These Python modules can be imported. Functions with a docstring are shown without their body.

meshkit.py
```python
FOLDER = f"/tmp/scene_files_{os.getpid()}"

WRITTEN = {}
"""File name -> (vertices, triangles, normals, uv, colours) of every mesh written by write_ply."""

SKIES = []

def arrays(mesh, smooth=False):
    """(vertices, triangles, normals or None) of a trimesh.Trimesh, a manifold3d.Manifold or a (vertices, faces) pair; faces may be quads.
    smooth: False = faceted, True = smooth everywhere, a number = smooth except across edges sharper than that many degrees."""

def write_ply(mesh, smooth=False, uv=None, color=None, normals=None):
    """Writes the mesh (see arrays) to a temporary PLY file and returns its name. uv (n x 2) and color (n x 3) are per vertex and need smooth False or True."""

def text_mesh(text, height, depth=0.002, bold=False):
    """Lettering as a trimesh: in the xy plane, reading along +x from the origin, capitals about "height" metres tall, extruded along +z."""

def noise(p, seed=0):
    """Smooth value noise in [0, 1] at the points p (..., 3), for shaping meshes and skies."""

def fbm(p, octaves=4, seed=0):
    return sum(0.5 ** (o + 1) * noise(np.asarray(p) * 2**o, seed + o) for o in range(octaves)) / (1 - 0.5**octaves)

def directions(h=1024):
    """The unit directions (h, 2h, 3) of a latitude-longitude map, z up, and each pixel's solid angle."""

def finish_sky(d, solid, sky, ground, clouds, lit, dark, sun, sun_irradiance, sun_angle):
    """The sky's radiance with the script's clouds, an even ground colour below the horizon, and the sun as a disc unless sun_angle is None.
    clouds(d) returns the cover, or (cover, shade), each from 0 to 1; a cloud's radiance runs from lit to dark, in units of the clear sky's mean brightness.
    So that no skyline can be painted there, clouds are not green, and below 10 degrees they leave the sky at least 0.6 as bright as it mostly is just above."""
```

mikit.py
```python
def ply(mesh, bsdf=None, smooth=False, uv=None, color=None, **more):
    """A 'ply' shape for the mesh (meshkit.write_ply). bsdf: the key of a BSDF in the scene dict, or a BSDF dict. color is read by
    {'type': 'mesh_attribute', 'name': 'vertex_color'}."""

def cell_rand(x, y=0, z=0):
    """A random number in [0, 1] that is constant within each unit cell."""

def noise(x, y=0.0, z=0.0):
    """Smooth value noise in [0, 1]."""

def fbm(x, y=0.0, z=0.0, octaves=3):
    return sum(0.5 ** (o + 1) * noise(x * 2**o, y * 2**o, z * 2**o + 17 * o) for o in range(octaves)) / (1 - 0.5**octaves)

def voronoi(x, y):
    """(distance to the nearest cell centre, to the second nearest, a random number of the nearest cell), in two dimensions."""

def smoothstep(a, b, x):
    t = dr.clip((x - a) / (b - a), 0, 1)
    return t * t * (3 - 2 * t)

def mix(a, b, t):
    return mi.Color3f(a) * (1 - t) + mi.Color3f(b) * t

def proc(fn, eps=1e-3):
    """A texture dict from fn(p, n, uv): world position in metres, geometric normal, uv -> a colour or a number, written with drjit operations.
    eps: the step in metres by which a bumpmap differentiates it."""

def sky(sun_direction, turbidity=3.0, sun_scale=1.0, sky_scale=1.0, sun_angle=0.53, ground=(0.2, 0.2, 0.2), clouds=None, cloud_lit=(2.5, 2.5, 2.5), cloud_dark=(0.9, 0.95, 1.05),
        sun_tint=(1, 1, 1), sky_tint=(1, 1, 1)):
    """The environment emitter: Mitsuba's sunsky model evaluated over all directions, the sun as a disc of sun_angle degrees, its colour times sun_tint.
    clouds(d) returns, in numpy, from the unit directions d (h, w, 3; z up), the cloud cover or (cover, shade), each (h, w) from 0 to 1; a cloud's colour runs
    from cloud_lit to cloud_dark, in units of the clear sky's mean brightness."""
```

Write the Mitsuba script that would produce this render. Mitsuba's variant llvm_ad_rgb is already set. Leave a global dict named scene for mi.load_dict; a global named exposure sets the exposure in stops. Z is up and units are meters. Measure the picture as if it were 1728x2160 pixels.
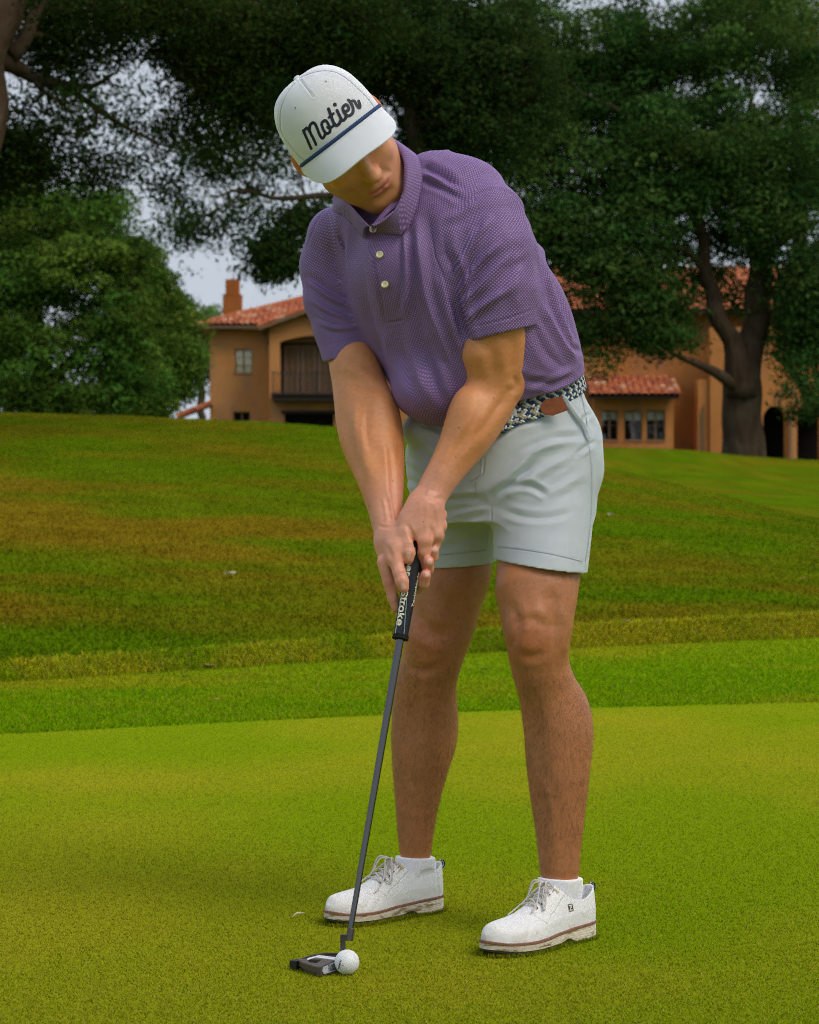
import math, numpy as np, trimesh, mitsuba as mi, drjit as dr, mikit, meshkit, shapely
from shapely.geometry import Polygon, LineString, Point
from shapely.ops import unary_union
from scipy.spatial import cKDTree
from scipy.interpolate import PchipInterpolator

T = mi.ScalarTransform4f
scene, labels = {}, {}

# ------------------------------------------------------------------ camera, sky, exposure
CAM_H, F_PX = 0.80, 4500.0                      # eye height in metres; focal length in pixels of the 1728 x 2160 photograph
scene['camera'] = {
    'type': 'thinlens', 'fov': 2 * math.degrees(math.atan(864 / F_PX)), 'fov_axis': 'x',
    'aperture_radius': 0.0036, 'focus_distance': 3.90, 'near_clip': 0.1, 'far_clip': 3000.0,
    'to_world': T().look_at(origin=[0, 0, CAM_H], target=[0, 10, CAM_H], up=[0, 0, 1]),
}
exposure = 2.08
def overcast(d):
    """Full cover, three times as bright overhead as at the horizon, with soft darker swells."""
    up = np.clip(d[..., 2], 0, 1)
    return 1.0 + 0 * up, np.clip(1.0 - up ** 0.8 + 0.35 * (meshkit.fbm(d * [3.0, 3.0, 7.0], 4, 3) - 0.5), 0, 1)


scene['sky'] = mikit.sky((0.52, -0.46, 0.74), turbidity=3, sun_scale=0.30, sun_angle=30, clouds=overcast,
                         cloud_lit=(1.80, 1.98, 2.24), cloud_dark=(1.48, 1.64, 1.84), ground=(0.10, 0.14, 0.04), sun_tint=(0.97, 1.0, 1.06))
labels['sky'] = {'label': 'pale grey overcast sky', 'kind': 'structure'}


def P3(px, py, Y):
    """The point at depth Y that the photograph shows at pixel (px, py)."""
    return np.array([(px - 864) / F_PX * Y, Y, CAM_H - (py - 1080) / F_PX * Y])


def nz(v):
    v = np.asarray(v, float)
    return v / np.linalg.norm(v)


_count = {}


def numbered(key):
    n = _count.get(key, -1) + 1
    _count[key] = n
    return key if n == 0 else f'{key}_{n:03d}'


def thing(name, label, cat, group=None):
    key = numbered(name)
    labels[key] = {'label': label, 'category': cat}
    if group:
        labels[key]['group'] = group
    return key


def obj(name, mesh, mat, parent=None, smooth=False, label=None, kind=None, **more):
    key = numbered((parent + '__' if parent else '') + name)
    scene[key] = mesh if isinstance(mesh, dict) else mikit.ply(mesh, mat, smooth, **more)
    if label or kind:
        labels[key] = {}
        if label:
            labels[key]['label'] = label
        if kind:
            labels[key]['kind'] = kind
    return key


# ------------------------------------------------------------------ mesh helpers
def join(ms):
    return trimesh.util.concatenate(ms)


def box(cx, cy, cz, sx, sy, sz):
    m = trimesh.creation.box((sx, sy, sz))
    m.apply_translation((cx, cy, cz))
    return m


def frame(z, x=None):
    z = nz(z)
    x = np.array([1.0, 0, 0]) if x is None else np.asarray(x, float)
    if abs(x @ z) > 0.95:
        x = np.array([0, 1.0, 0])
    x = nz(x - (x @ z) * z)
    return np.stack([x, np.cross(z, x), z], 1)


def tube(pts, rad, sides=8, cap=True):
    """A swept tube along pts with radii rad, parallel transported."""
    p = np.asarray(pts, float)
    r = np.broadcast_to(np.asarray(rad, float), (len(p),))
    t = np.gradient(p, axis=0)
    t /= np.linalg.norm(t, axis=1, keepdims=True) + 1e-12
    a = frame(t[0])[:, 0]
    vs = []
    ang = np.arange(sides) * 2 * np.pi / sides
    for i in range(len(p)):
        a = nz(a - (a @ t[i]) * t[i])
        b = np.cross(t[i], a)
        vs.append(p[i] + r[i] * (np.cos(ang)[:, None] * a + np.sin(ang)[:, None] * b))
    v = np.concatenate(vs)
    i, j = np.meshgrid(np.arange(len(p) - 1), np.arange(sides), indexing='ij')
    q = np.stack([i * sides + j, i * sides + (j + 1) % sides, (i + 1) * sides + (j + 1) % sides, (i + 1) * sides + j], -1).reshape(-1, 4)
    f = np.vstack([q[:, [0, 1, 2]], q[:, [0, 2, 3]]])
    if cap:
        n = len(v)
        v = np.vstack([v, p[0], p[-1]])
        k = np.arange(sides)
        f = np.vstack([f, np.stack([(k + 1) % sides, k, k * 0 + n], 1), np.stack([n - sides + k, n - sides + (k + 1) % sides, k * 0 + n + 1], 1)])
    return trimesh.Trimesh(v, f, process=False)


def curve(pts, n=24):
    """A smooth curve through pts (Catmull-Rom style, by chord length)."""
    p = np.asarray(pts, float)
    s = np.r_[0, np.cumsum(np.linalg.norm(np.diff(p, axis=0), axis=1))]
    return PchipInterpolator(s, p, axis=0)(np.linspace(0, s[-1], n))


def grid_mesh(P, wrap=False):
    """A mesh from a grid of points (m, n, 3); wrap closes the second axis."""
    m, n = P.shape[:2]
    i, j = np.meshgrid(np.arange(m - 1), np.arange(n if wrap else n - 1), indexing='ij')
    q = np.stack([i * n + j, i * n + (j + 1) % n, (i + 1) * n + (j + 1) % n, (i + 1) * n + j], -1).reshape(-1, 4)
    return trimesh.Trimesh(P.reshape(-1, 3), np.vstack([q[:, [0, 1, 2]], q[:, [0, 2, 3]]]), process=False)


def sheet(P, thick, wrap=False):
    """A grid of points as a solid sheet of the given thickness (towards minus its normal)."""
    m = grid_mesh(P, wrap)
    n = m.vertex_normals
    v = np.vstack([m.vertices, m.vertices - n * thick])
    k, (a, b) = len(m.vertices), P.shape[:2]
    f = [m.faces, m.faces[:, ::-1] + k]
    idx = np.arange(k).reshape(a, b)
    loops = [idx[0], idx[-1][::-1]] if wrap else [np.r_[idx[0], idx[1:, -1], idx[-1, :-1][::-1], idx[1:-1, 0][::-1]]]
    for lo in loops:
        nx = np.roll(lo, -1)
        f += [np.stack([nx, lo, lo + k], 1), np.stack([nx, lo + k, nx + k], 1)]
    return trimesh.Trimesh(v, np.vstack(f), process=False)


def extrude(poly, h, z0=0.0):
    gs = getattr(poly, 'geoms', [poly])
    m = join([trimesh.creation.extrude_polygon(g, h, engine='earcut') for g in gs if g.area > 0])
    m.apply_translation((0, 0, z0))
    return m


def place(m, R, o):
    m = m.copy()
    m.vertices = m.vertices @ np.asarray(R).T + o
    return m


# ------------------------------------------------------------------ implicit bodies: smooth unions of primitives, meshed with surface nets
def smin(a, b, k):
    if k <= 0:
        return np.minimum(a, b)
    h = np.maximum(k - np.abs(a - b), 0) / k
    return np.minimum(a, b) - h * h * (k * 0.25)


def cone(a, b, r1, r2):
    """A capsule from a to b whose radius runs from r1 to r2; points come as (3, n) in single precision, as in all primitives here."""
    a, b = np.asarray(a, float), np.asarray(b, float)
    d = b - a
    e = d / (d @ d + 1e-12)
    (ax, ay, az), (dx, dy, dz), (ex, ey, ez), r1, dr = [np.float32(x) for x in a], [np.float32(x) for x in d], [np.float32(x) for x in e], np.float32(r1), np.float32(r2 - r1)

    def f(p):
        x, y, z = p[0] - ax, p[1] - ay, p[2] - az
        t = x * ex + y * ey + z * ez
        np.clip(t, 0, 1, out=t)
        x -= t * dx
        y -= t * dy
        z -= t * dz
        return np.sqrt(x * x + y * y + z * z) - (r1 + dr * t)
    return f


def ball(c, r):
    return cone(c, np.asarray(c, float) + 1e-5, r, r)


def ellipsoid(c, rad, R=np.eye(3)):
    c, rad = np.asarray(c, np.float32).reshape(3, 1), np.asarray(rad, np.float32).reshape(3, 1)
    Rt = np.asarray(R, np.float32).T

    def f(p):
        q = (Rt @ (p - c)) / rad
        k0 = np.sqrt((q * q).sum(0))
        q /= rad
        return k0 * (k0 - 1) / (np.sqrt((q * q).sum(0)) + np.float32(1e-9))
    return f


def loft(stations, side, front, cap=(0.0, 0.0)):
    """A body with elliptic sections: stations (centre, half width, half depth) along an axis, side and front the section's own axes."""
    c = np.array([s[0] for s in stations])
    axis = nz(c[-1] - c[0])
    t = (c - c[0]) @ axis
    front = nz(front - (front @ axis) * axis)
    side = nz(np.cross(front, axis)) if side is None else nz(side - (side @ axis) * axis)
    tt = np.linspace(0, t[-1], 200)
    tab = PchipInterpolator(t, np.array([[(x - c[0]) @ side, (x - c[0]) @ front, a, b] for x, a, b in stations]), axis=0)(tt).T

    def f(p):
        q = p - c[0].reshape(3, 1)
        h = axis @ q
        cu, cv, a, b = [np.interp(h, tt, row) for row in tab]
        u, v = (side @ q - cu) / a, (front @ q - cv) / b
        k0 = np.sqrt(u * u + v * v) + 1e-9
        d = k0 * (k0 - 1) / (np.sqrt((u / a) ** 2 + (v / b) ** 2) + 1e-9)
        return np.maximum(d, np.maximum(-h - cap[0], h - t[-1] - cap[1]))
    f.axis, f.side, f.front, f.c0 = axis, side, front, c[0]
    return f


class Body:
    def __init__(self):
        self.ops = []

    def add(self, fn, k=0.01):
        self.ops.append((fn, k, 1))

    def sub(self, fn, k=0.005):
        self.ops.append((fn, k, -1))

    def chain(self, pts, rads, k=0.01):
        for a, b, r, s in zip(pts[:-1], pts[1:], rads[:-1], rads[1:]):
            self.add(cone(a, b, r, s), k)

    def value(self, p, ops=None):
        d = np.full(p.shape[1], 9.0, np.float32)
        for fn, k, sgn in (ops or self.ops):
            d = smin(d, fn(p), k) if sgn > 0 else -smin(-d, fn(p), k)
        return d

    def mesh(self, lo, hi, h, n=16):
        lo, hi = np.asarray(lo, float), np.asarray(hi, float)
        nb = np.ceil((hi - lo) / (h * n)).astype(int)
        bi = np.stack(np.meshgrid(*[np.arange(x) for x in nb], indexing='ij'), -1).reshape(-1, 3)
        cen = np.ascontiguousarray((lo + (bi + 0.5) * h * n).T, np.float32)
        hd = h * n * 0.5 * math.sqrt(3) * 1.12 + h
        D = np.stack([fn(cen) for fn, _, _ in self.ops])
        K = np.array([k for _, k, _ in self.ops])
        sg = np.array([s for _, _, s in self.ops])
        dm = np.where(sg[:, None] > 0, D, 9).min(0)
        keep = np.nonzero((dm < hd + 0.02) & (np.abs(self.value(cen)) < hd + 0.004))[0]
        loc = np.stack(np.meshgrid(*[np.arange(n + 1)] * 3, indexing='ij'), 0).reshape(3, -1)
        NB = nb * n + 8
        enc = lambda q: (q[..., 0] * NB[1] + q[..., 1]) * NB[2] + q[..., 2]

        def work(b):
            use = [op for op, d, k, s in zip(self.ops, D[:, b], K, sg) if d < (dm[b] + 2 * hd + 2 * k if s > 0 else hd + k)]
            base = bi[b] * n
            v = self.value(((base[:, None] + loc) * h + lo[:, None]).astype(np.float32), use).reshape(n + 1, n + 1, n + 1)
            s = v < 0
            if s.all() or not s.any():
                return None
            tot = sum(s[i:n + i, j:n + j, k:n + k].astype(np.int8) for i in (0, 1) for j in (0, 1) for k in (0, 1))
            ci = np.argwhere((tot > 0) & (tot < 8))
            acc, cnt = np.zeros((len(ci), 3)), np.zeros(len(ci))
            quads = []
            for ax in range(3):
                u, w = [a for a in range(3) if a != ax]
                for o1 in (0, 1):
                    for o2 in (0, 1):
                        p0 = ci.copy()
                        p0[:, u] += o1
                        p0[:, w] += o2
                        p1 = p0.copy()
                        p1[:, ax] += 1
                        a, bb = v[p0[:, 0], p0[:, 1], p0[:, 2]], v[p1[:, 0], p1[:, 1], p1[:, 2]]
                        m = (a < 0) != (bb < 0)
                        t = np.where(m, a / np.where(m, a - bb, 1), 0)
                        q = p0.astype(float)
                        q[:, ax] += t
                        acc += q * m[:, None]
                        cnt += m
                cr = s[:n, :n, :n] != s[tuple(slice(1, n + 1) if a == ax else slice(0, n) for a in range(3))]
                e = np.argwhere(cr) + base
                ins = s[:n, :n, :n][cr]
                if ax == 1:
                    u, w = w, u
                q = []
                for du, dw in ((1, 1), (0, 1), (0, 0), (1, 0)):
                    cc = e.copy()
                    cc[:, u] -= du
                    cc[:, w] -= dw
                    q.append(enc(cc))
                q = np.stack(q, 1)
                quads.append(np.where(ins[:, None], q, q[:, ::-1]))
            return enc(ci + base), lo + (acc / cnt[:, None] + base) * h, np.concatenate(quads)

        res = [r for r in map(work, keep) if r]
        keys, verts, quads = (np.concatenate(x) for x in zip(*res))
        o = np.argsort(keys)
        keys, verts = keys[o], verts[o]
        ix = np.clip(np.searchsorted(keys, quads), 0, len(keys) - 1)
        ix = ix[(keys[ix] == quads).all(1)]
        return trimesh.Trimesh(verts, np.vstack([ix[:, [0, 1, 2]], ix[:, [0, 2, 3]]]), process=False)


def sdist(q, line):
    """Distance in the plane from the points q (n, 2) to a polyline, and the position along it from 0 to 1."""
    line = np.asarray(line, float)
    best, at = np.full(len(q), 9e9), np.zeros(len(q))
    L = np.r_[0, np.cumsum(np.linalg.norm(np.diff(line, axis=0), axis=1))]
    for i in range(len(line) - 1):
        d = line[i + 1] - line[i]
        t = np.clip((q - line[i]) @ d / (d @ d + 1e-12), 0, 1)
        e = np.linalg.norm(q - line[i] - t[:, None] * d, axis=1)
        m = e < best
        best[m], at[m] = e[m], (L[i] + t[m] * (L[i + 1] - L[i])) / L[-1]
    return best, at


def folds(mesh, lines, Y, dY=0.2, facing=0.25, crisp=2.0, squeeze=1.0):
    """Pushes the mesh out (or in) along folds: lines of ((x, y) pixels in the photograph, height, half width), at depth Y."""
    n = mesh.vertex_normals.copy()
    v = mesh.vertices.copy()
    for pts, amp, wid in lines:
        ln = curve([P3(a, b, Y)[[0, 2]] for a, b in pts], 14) if len(pts) > 2 else np.array([P3(a, b, Y)[[0, 2]] for a, b in pts])
        lo, hi = ln.min(0) - 4 * wid, ln.max(0) + 4 * wid
        m = np.nonzero((np.abs(v[:, 1] - Y) < dY) & (v[:, [0, 2]] > lo).all(1) & (v[:, [0, 2]] < hi).all(1) & (n[:, 1] < facing))[0]
        if not len(m):
            continue
        d, t = sdist(v[m][:, [0, 2]], ln)
        taper = np.clip(np.minimum(t, 1 - t) / 0.25 + 0.15, 0, 1)
        x = d / (wid * squeeze)
        prof = np.exp(-x ** crisp) - 0.45 * np.exp(-(x - 2.1) ** 2)
        mesh.vertices[m] += n[m] * (amp * taper * prof)[:, None]
    return mesh


def paint(base, v, n=None, amp=0.06, scale=60, seed=0):
    """A vertex colour varied slightly by noise."""
    k = 1 + amp * (2 * meshkit.fbm(v * scale, 3, seed) - 1)
    return np.clip(np.asarray(base) * k[:, None], 0, 1)
# ------------------------------------------------------------------ materials
def bs(key, color, rough=0.6, spec=0.4, **kw):
    """A two-sided principled BSDF under its key; color is a tuple or a texture dict."""
    c = color if isinstance(color, dict) else {'type': 'rgb', 'value': list(color)}
    b = {'type': 'principled', 'base_color': c, 'roughness': rough, 'specular': spec, **kw}
    scene[key] = {'type': 'twosided', 'bsdf': b}


def bump(key, fn, scale, eps=1e-3):
    """Wraps a BSDF of the scene in a bump map."""
    inner = scene[key]['bsdf']
    scene[key] = {'type': 'twosided', 'bsdf': {'type': 'bumpmap', 'arbitrary': mikit.proc(fn, eps), 'scale': scale, 'bsdf': inner}}


VC = {'type': 'mesh_attribute', 'name': 'vertex_color'}
bs('skin', VC, 0.46, 0.45)


def dots(p, n, uv):
    """White pin dots in a half-drop repeat on purple, over a fine knit."""
    a, b = uv.x / 0.0062, uv.y / 0.0062

    def dot(x, y):
        fx, fy = x - dr.floor(x) - 0.5, y - dr.floor(y) - 0.5
        return 1 - mikit.smoothstep(0.17, 0.25, dr.sqrt(fx * fx + fy * fy))
    d = dr.maximum(dot(a, b), dot(a + 0.5, b + 0.5))
    k = 0.88 + 0.24 * mikit.fbm(p.x * 60, p.y * 60, p.z * 60, 2)
    return mikit.mix((0.140 * k, 0.072 * k, 0.236 * k), (0.32, 0.24, 0.44), d)


bs('polo_fabric', mikit.proc(dots), 0.62, 0.35, sheen=0.35, sheen_tint=0.5)
bs('polo_trim', (0.10, 0.055, 0.17), 0.7, 0.2)
bs('shorts_fabric', mikit.proc(lambda p, n, uv: mikit.mix((0.425, 0.475, 0.54), (0.48, 0.53, 0.59), mikit.fbm(p.x * 22, p.y * 22, p.z * 22, 4))), 0.6, 0.3, sheen=0.25)
bump('shorts_fabric', lambda p, n, uv: mikit.fbm(p.x * 35, p.y * 35, p.z * 70, 3) , 0.0014, 1e-3)
bs('seam_thread', (0.30, 0.34, 0.39), 0.8, 0.1)
bs('button_shell', (0.62, 0.60, 0.36), 0.25, 0.6)
bs('cap_cloth', mikit.proc(lambda p, n, uv: mikit.mix((0.64, 0.675, 0.745), (0.69, 0.72, 0.785), mikit.fbm(p.x * 30, p.y * 30, p.z * 30, 2))), 0.75, 0.2, sheen=0.2)
bs('cap_stitch', (0.60, 0.63, 0.66), 0.8, 0.1)
bs('cap_ink', (0.010, 0.012, 0.030), 0.55, 0.4)
bs('navy_cord', mikit.proc(lambda p, n, uv: mikit.mix((0.012, 0.032, 0.105), (0.03, 0.075, 0.19), mikit.noise(p.x * 500, p.y * 500, p.z * 500))), 0.6, 0.3)
bs('hair_dark', (0.030, 0.020, 0.013), 0.5, 0.3)
bs('arm_hair', (0.26, 0.13, 0.055), 0.5, 0.3)
bs('leg_hair', (0.045, 0.026, 0.015), 0.5, 0.3)
bs('strand_navy', mikit.proc(lambda p, n, uv: mikit.mix((0.010, 0.028, 0.080), (0.030, 0.065, 0.150), mikit.noise(p.x * 900, p.y * 900, p.z * 900))), 0.6, 0.3)
bs('strand_white', mikit.proc(lambda p, n, uv: mikit.mix((0.50, 0.58, 0.66), (0.70, 0.76, 0.82), mikit.noise(p.x * 900, p.y * 900, p.z * 900))), 0.65, 0.2)
bs('strand_tan', mikit.proc(lambda p, n, uv: mikit.mix((0.30, 0.27, 0.17), (0.45, 0.41, 0.28), mikit.noise(p.x * 900, p.y * 900, p.z * 900))), 0.65, 0.2)
bs('tan_leather', mikit.proc(lambda p, n, uv: mikit.mix((0.17, 0.045, 0.010), (0.26, 0.072, 0.018), mikit.fbm(p.x * 90, p.y * 90, p.z * 90, 3))), 0.42, 0.3)
bs('sock_knit', mikit.proc(lambda p, n, uv: mikit.mix((0.74, 0.75, 0.82), (0.80, 0.81, 0.87), mikit.fbm(p.x * 60, p.y * 60, p.z * 20, 2))), 0.85, 0.1)


def scuffed(p, n, uv):
    s = mikit.smoothstep(0.55, 0.75, mikit.fbm(p.x * 40, p.y * 40, p.z * 60, 2))
    low = mikit.smoothstep(0.058, 0.030, p.z) * mikit.smoothstep(0.40, 0.62, mikit.fbm(p.x * 30, p.y * 30, p.z * 60, 2))
    c = mikit.mix((0.74, 0.755, 0.78), (0.69, 0.69, 0.68), s * 0.5)
    return c * (1 - 0.25 * low) + mi.Color3f(0.42, 0.33, 0.20) * 0.25 * low


bs('shoe_leather', mikit.proc(scuffed), 0.5, 0.3)
bs('shoe_lining', (0.55, 0.44, 0.30), 0.85, 0.1)
bs('lace_cord', mikit.proc(lambda p, n, uv: mikit.mix((0.48, 0.45, 0.43), (0.66, 0.63, 0.61), mikit.noise(p.x * 700, p.y * 700, p.z * 700))), 0.8, 0.1)
bs('welt_leather', mikit.proc(lambda p, n, uv: mikit.mix((0.16, 0.075, 0.045), (0.27, 0.14, 0.09), mikit.noise(p.x * 420, p.y * 420, p.z * 200))), 0.6, 0.3)
bs('midsole_rubber', mikit.proc(lambda p, n, uv: mikit.mix((0.66, 0.61, 0.50), (0.30, 0.22, 0.11), mikit.smoothstep(0.50, 0.68, mikit.fbm(p.x * 50, p.y * 50, p.z * 160, 4)))), 0.6, 0.3)
bs('outsole_rubber', (0.035, 0.036, 0.034), 0.6, 0.3)
bs('ribbon_navy', (0.015, 0.03, 0.12), 0.6, 0.3)
bs('dark_line', (0.10, 0.09, 0.08), 0.8, 0.1)
# ------------------------------------------------------------------ ground: putting green, fringe, hillside
edge_a = PchipInterpolator([-1600, -12, -3, -1.47, -0.6, 0.27, 1.0, 1.71, 4, 12, 1600], [2.0, 4.2, 6.80, 7.66, 8.14, 8.54, 8.76, 8.95, 9.5, 10.6, 12.0])
edge_b = PchipInterpolator([-1600, -12, -4, -1.92, -1.02, 0, 1.3, 2.61, 5, 14, 1600], [5.0, 6.4, 8.7, 10.0, 10.82, 11.75, 12.75, 13.55, 14.8, 17.0, 18.0])
ridge_z = PchipInterpolator([-1600, -40, -12, -5.76, -1.1, 1.0, 2.77, 4.2, 5.76, 12, 40, 1600], [2.4, 2.4, 2.36, 2.21, 2.00, 1.72, 1.40, 1.08, 0.72, 0.4, 0.3, 0.3])
plat_z = PchipInterpolator([-1600, -40, 4, 7, 10, 13.5, 30, 1600], [2.3, 2.3, 2.9, 2.95, 2.9, 2.62, 2.2, 2.0])


def ground_z(x, y):
    x, y = np.asarray(x, float), np.asarray(y, float)
    eb = edge_b(x)
    t = np.clip((y - eb) / (30 - eb), 0, 1)
    rise = t ** 1.08 * (1 - .12 * np.sin(np.pi * t))
    lip = np.clip(.080 + .014 * x, .03, .16) * np.clip((y - eb) / .16, 0, 1) * (1 - t)
    s = np.clip((y - 31) / 42, 0, 1)
    s = s * s * (3 - 2 * s)
    z = lip + (ridge_z(x) - .0) * rise * (1 - s) + plat_z(x * np.clip(80 / np.maximum(y, 1), .3, 1.4)) * s
    return z + .035 * (meshkit.fbm(np.stack([x * .5, y * .35, 0 * x], -1), 3, 4) - .5) * np.clip((y - eb) / 3, 0, 1)


xs = np.unique(np.r_[np.linspace(-1500, -80, 12), np.linspace(-80, -10, 36), np.linspace(-10, 10, 134), np.linspace(10, 80, 36), np.linspace(80, 1500, 12)])


def rough_tone(x, y):
    """Colour of the mown slope: green with strips and patches of dry brown."""
    p = np.stack([x * .55 + .12 * y, y * .8, 0 * x], -1)
    a = meshkit.fbm(p, 4, 12)
    b = meshkit.fbm(np.stack([x * .16, y * .95 + .1 * x, 0 * x], -1), 3, 14)
    d = np.clip((.66 * a + .34 * b - .42) / .30, 0, 1)[..., None]
    q = np.exp(-((x + .19 * y - .6) / (.16 * y)) ** 2 - ((y - 18.5) / 5.0) ** 2)[..., None]
    d = np.clip(d * (1 + .35 * q) + .38 * q * (.4 + 1.2 * a[..., None]), 0, 1)
    g = np.array([.068, .132, .002]) * (1 - d) + np.array([.150, .108, .006]) * d
    f = np.clip((y - 16) / 10, 0, 1)[..., None] * .35
    g = g * (1 - f) + np.array([.066, .100, .003]) * f
    return g * (.75 + .5 * meshkit.fbm(p * 5, 2, 3))[..., None]


def fringe_tone(x, y):
    p = np.stack([x * .9, y * .9, 0 * x], -1)
    d = np.clip((meshkit.fbm(p, 4, 22) - .50) / .18, 0, 1)[..., None]
    far = np.clip((y - edge_a(x)) / np.maximum(edge_b(x) - edge_a(x), .1), 0, 1)[..., None]
    k = np.clip(d * .7 + .35 * far * (far > .6), 0, 1)
    return (np.array([.150, .275, .003]) * (1 - k) + np.array([.245, .275, .008]) * k)


def green_tone(x, y):
    p = np.stack([x * 1.3, y * 1.1, 0 * x], -1)
    d = np.clip((meshkit.fbm(p, 4, 32) - .32) / .36, 0, 1)[..., None]
    return np.array([.160, .240, .004]) * (1 - d) + np.array([.245, .255, .010]) * d


bs('turf', VC, 1.0, 0.0)
bs('blade', VC, 0.9, 0.0)


def strip_mesh(lo, hi, ts, tone):
    X, Tt = np.meshgrid(xs, ts, indexing='ij')
    Yv = lo(X) * (1 - Tt) + hi(X) * Tt if callable(hi) else lo(X) * (1 - Tt) + hi * Tt
    g = grid_mesh(np.stack([X, Yv, ground_z(X, Yv)], -1))
    if g.face_normals[:, 2].mean() < 0:
        g.invert()
    v = g.vertices
    return g, tone(v[:, 0], v[:, 1])


near = lambda x: np.full_like(np.asarray(x, float), -25.0)
g, c = strip_mesh(near, edge_a, np.r_[0, .5, np.linspace(.72, 1, 70)], green_tone)
obj('putting_green', g, 'turf', None, True, kind='structure', color=c * .80)
g, c = strip_mesh(edge_a, edge_b, np.linspace(0, 1, 50), fringe_tone)
obj('fringe', g, 'turf', None, True, kind='structure', color=c * .72)
g, c = strip_mesh(edge_b, 46.0, np.linspace(0, 1, 170) ** 1.25, rough_tone)
obj('hillside', g, 'turf', None, True, kind='structure', color=c * .80)
far0 = lambda x: np.full_like(np.asarray(x, float), 46.0)
g, c = strip_mesh(far0, 1600.0, np.linspace(0, 1, 80) ** 3, rough_tone)
obj('ground', g, 'turf', None, True, kind='structure', color=c * .80)


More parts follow.
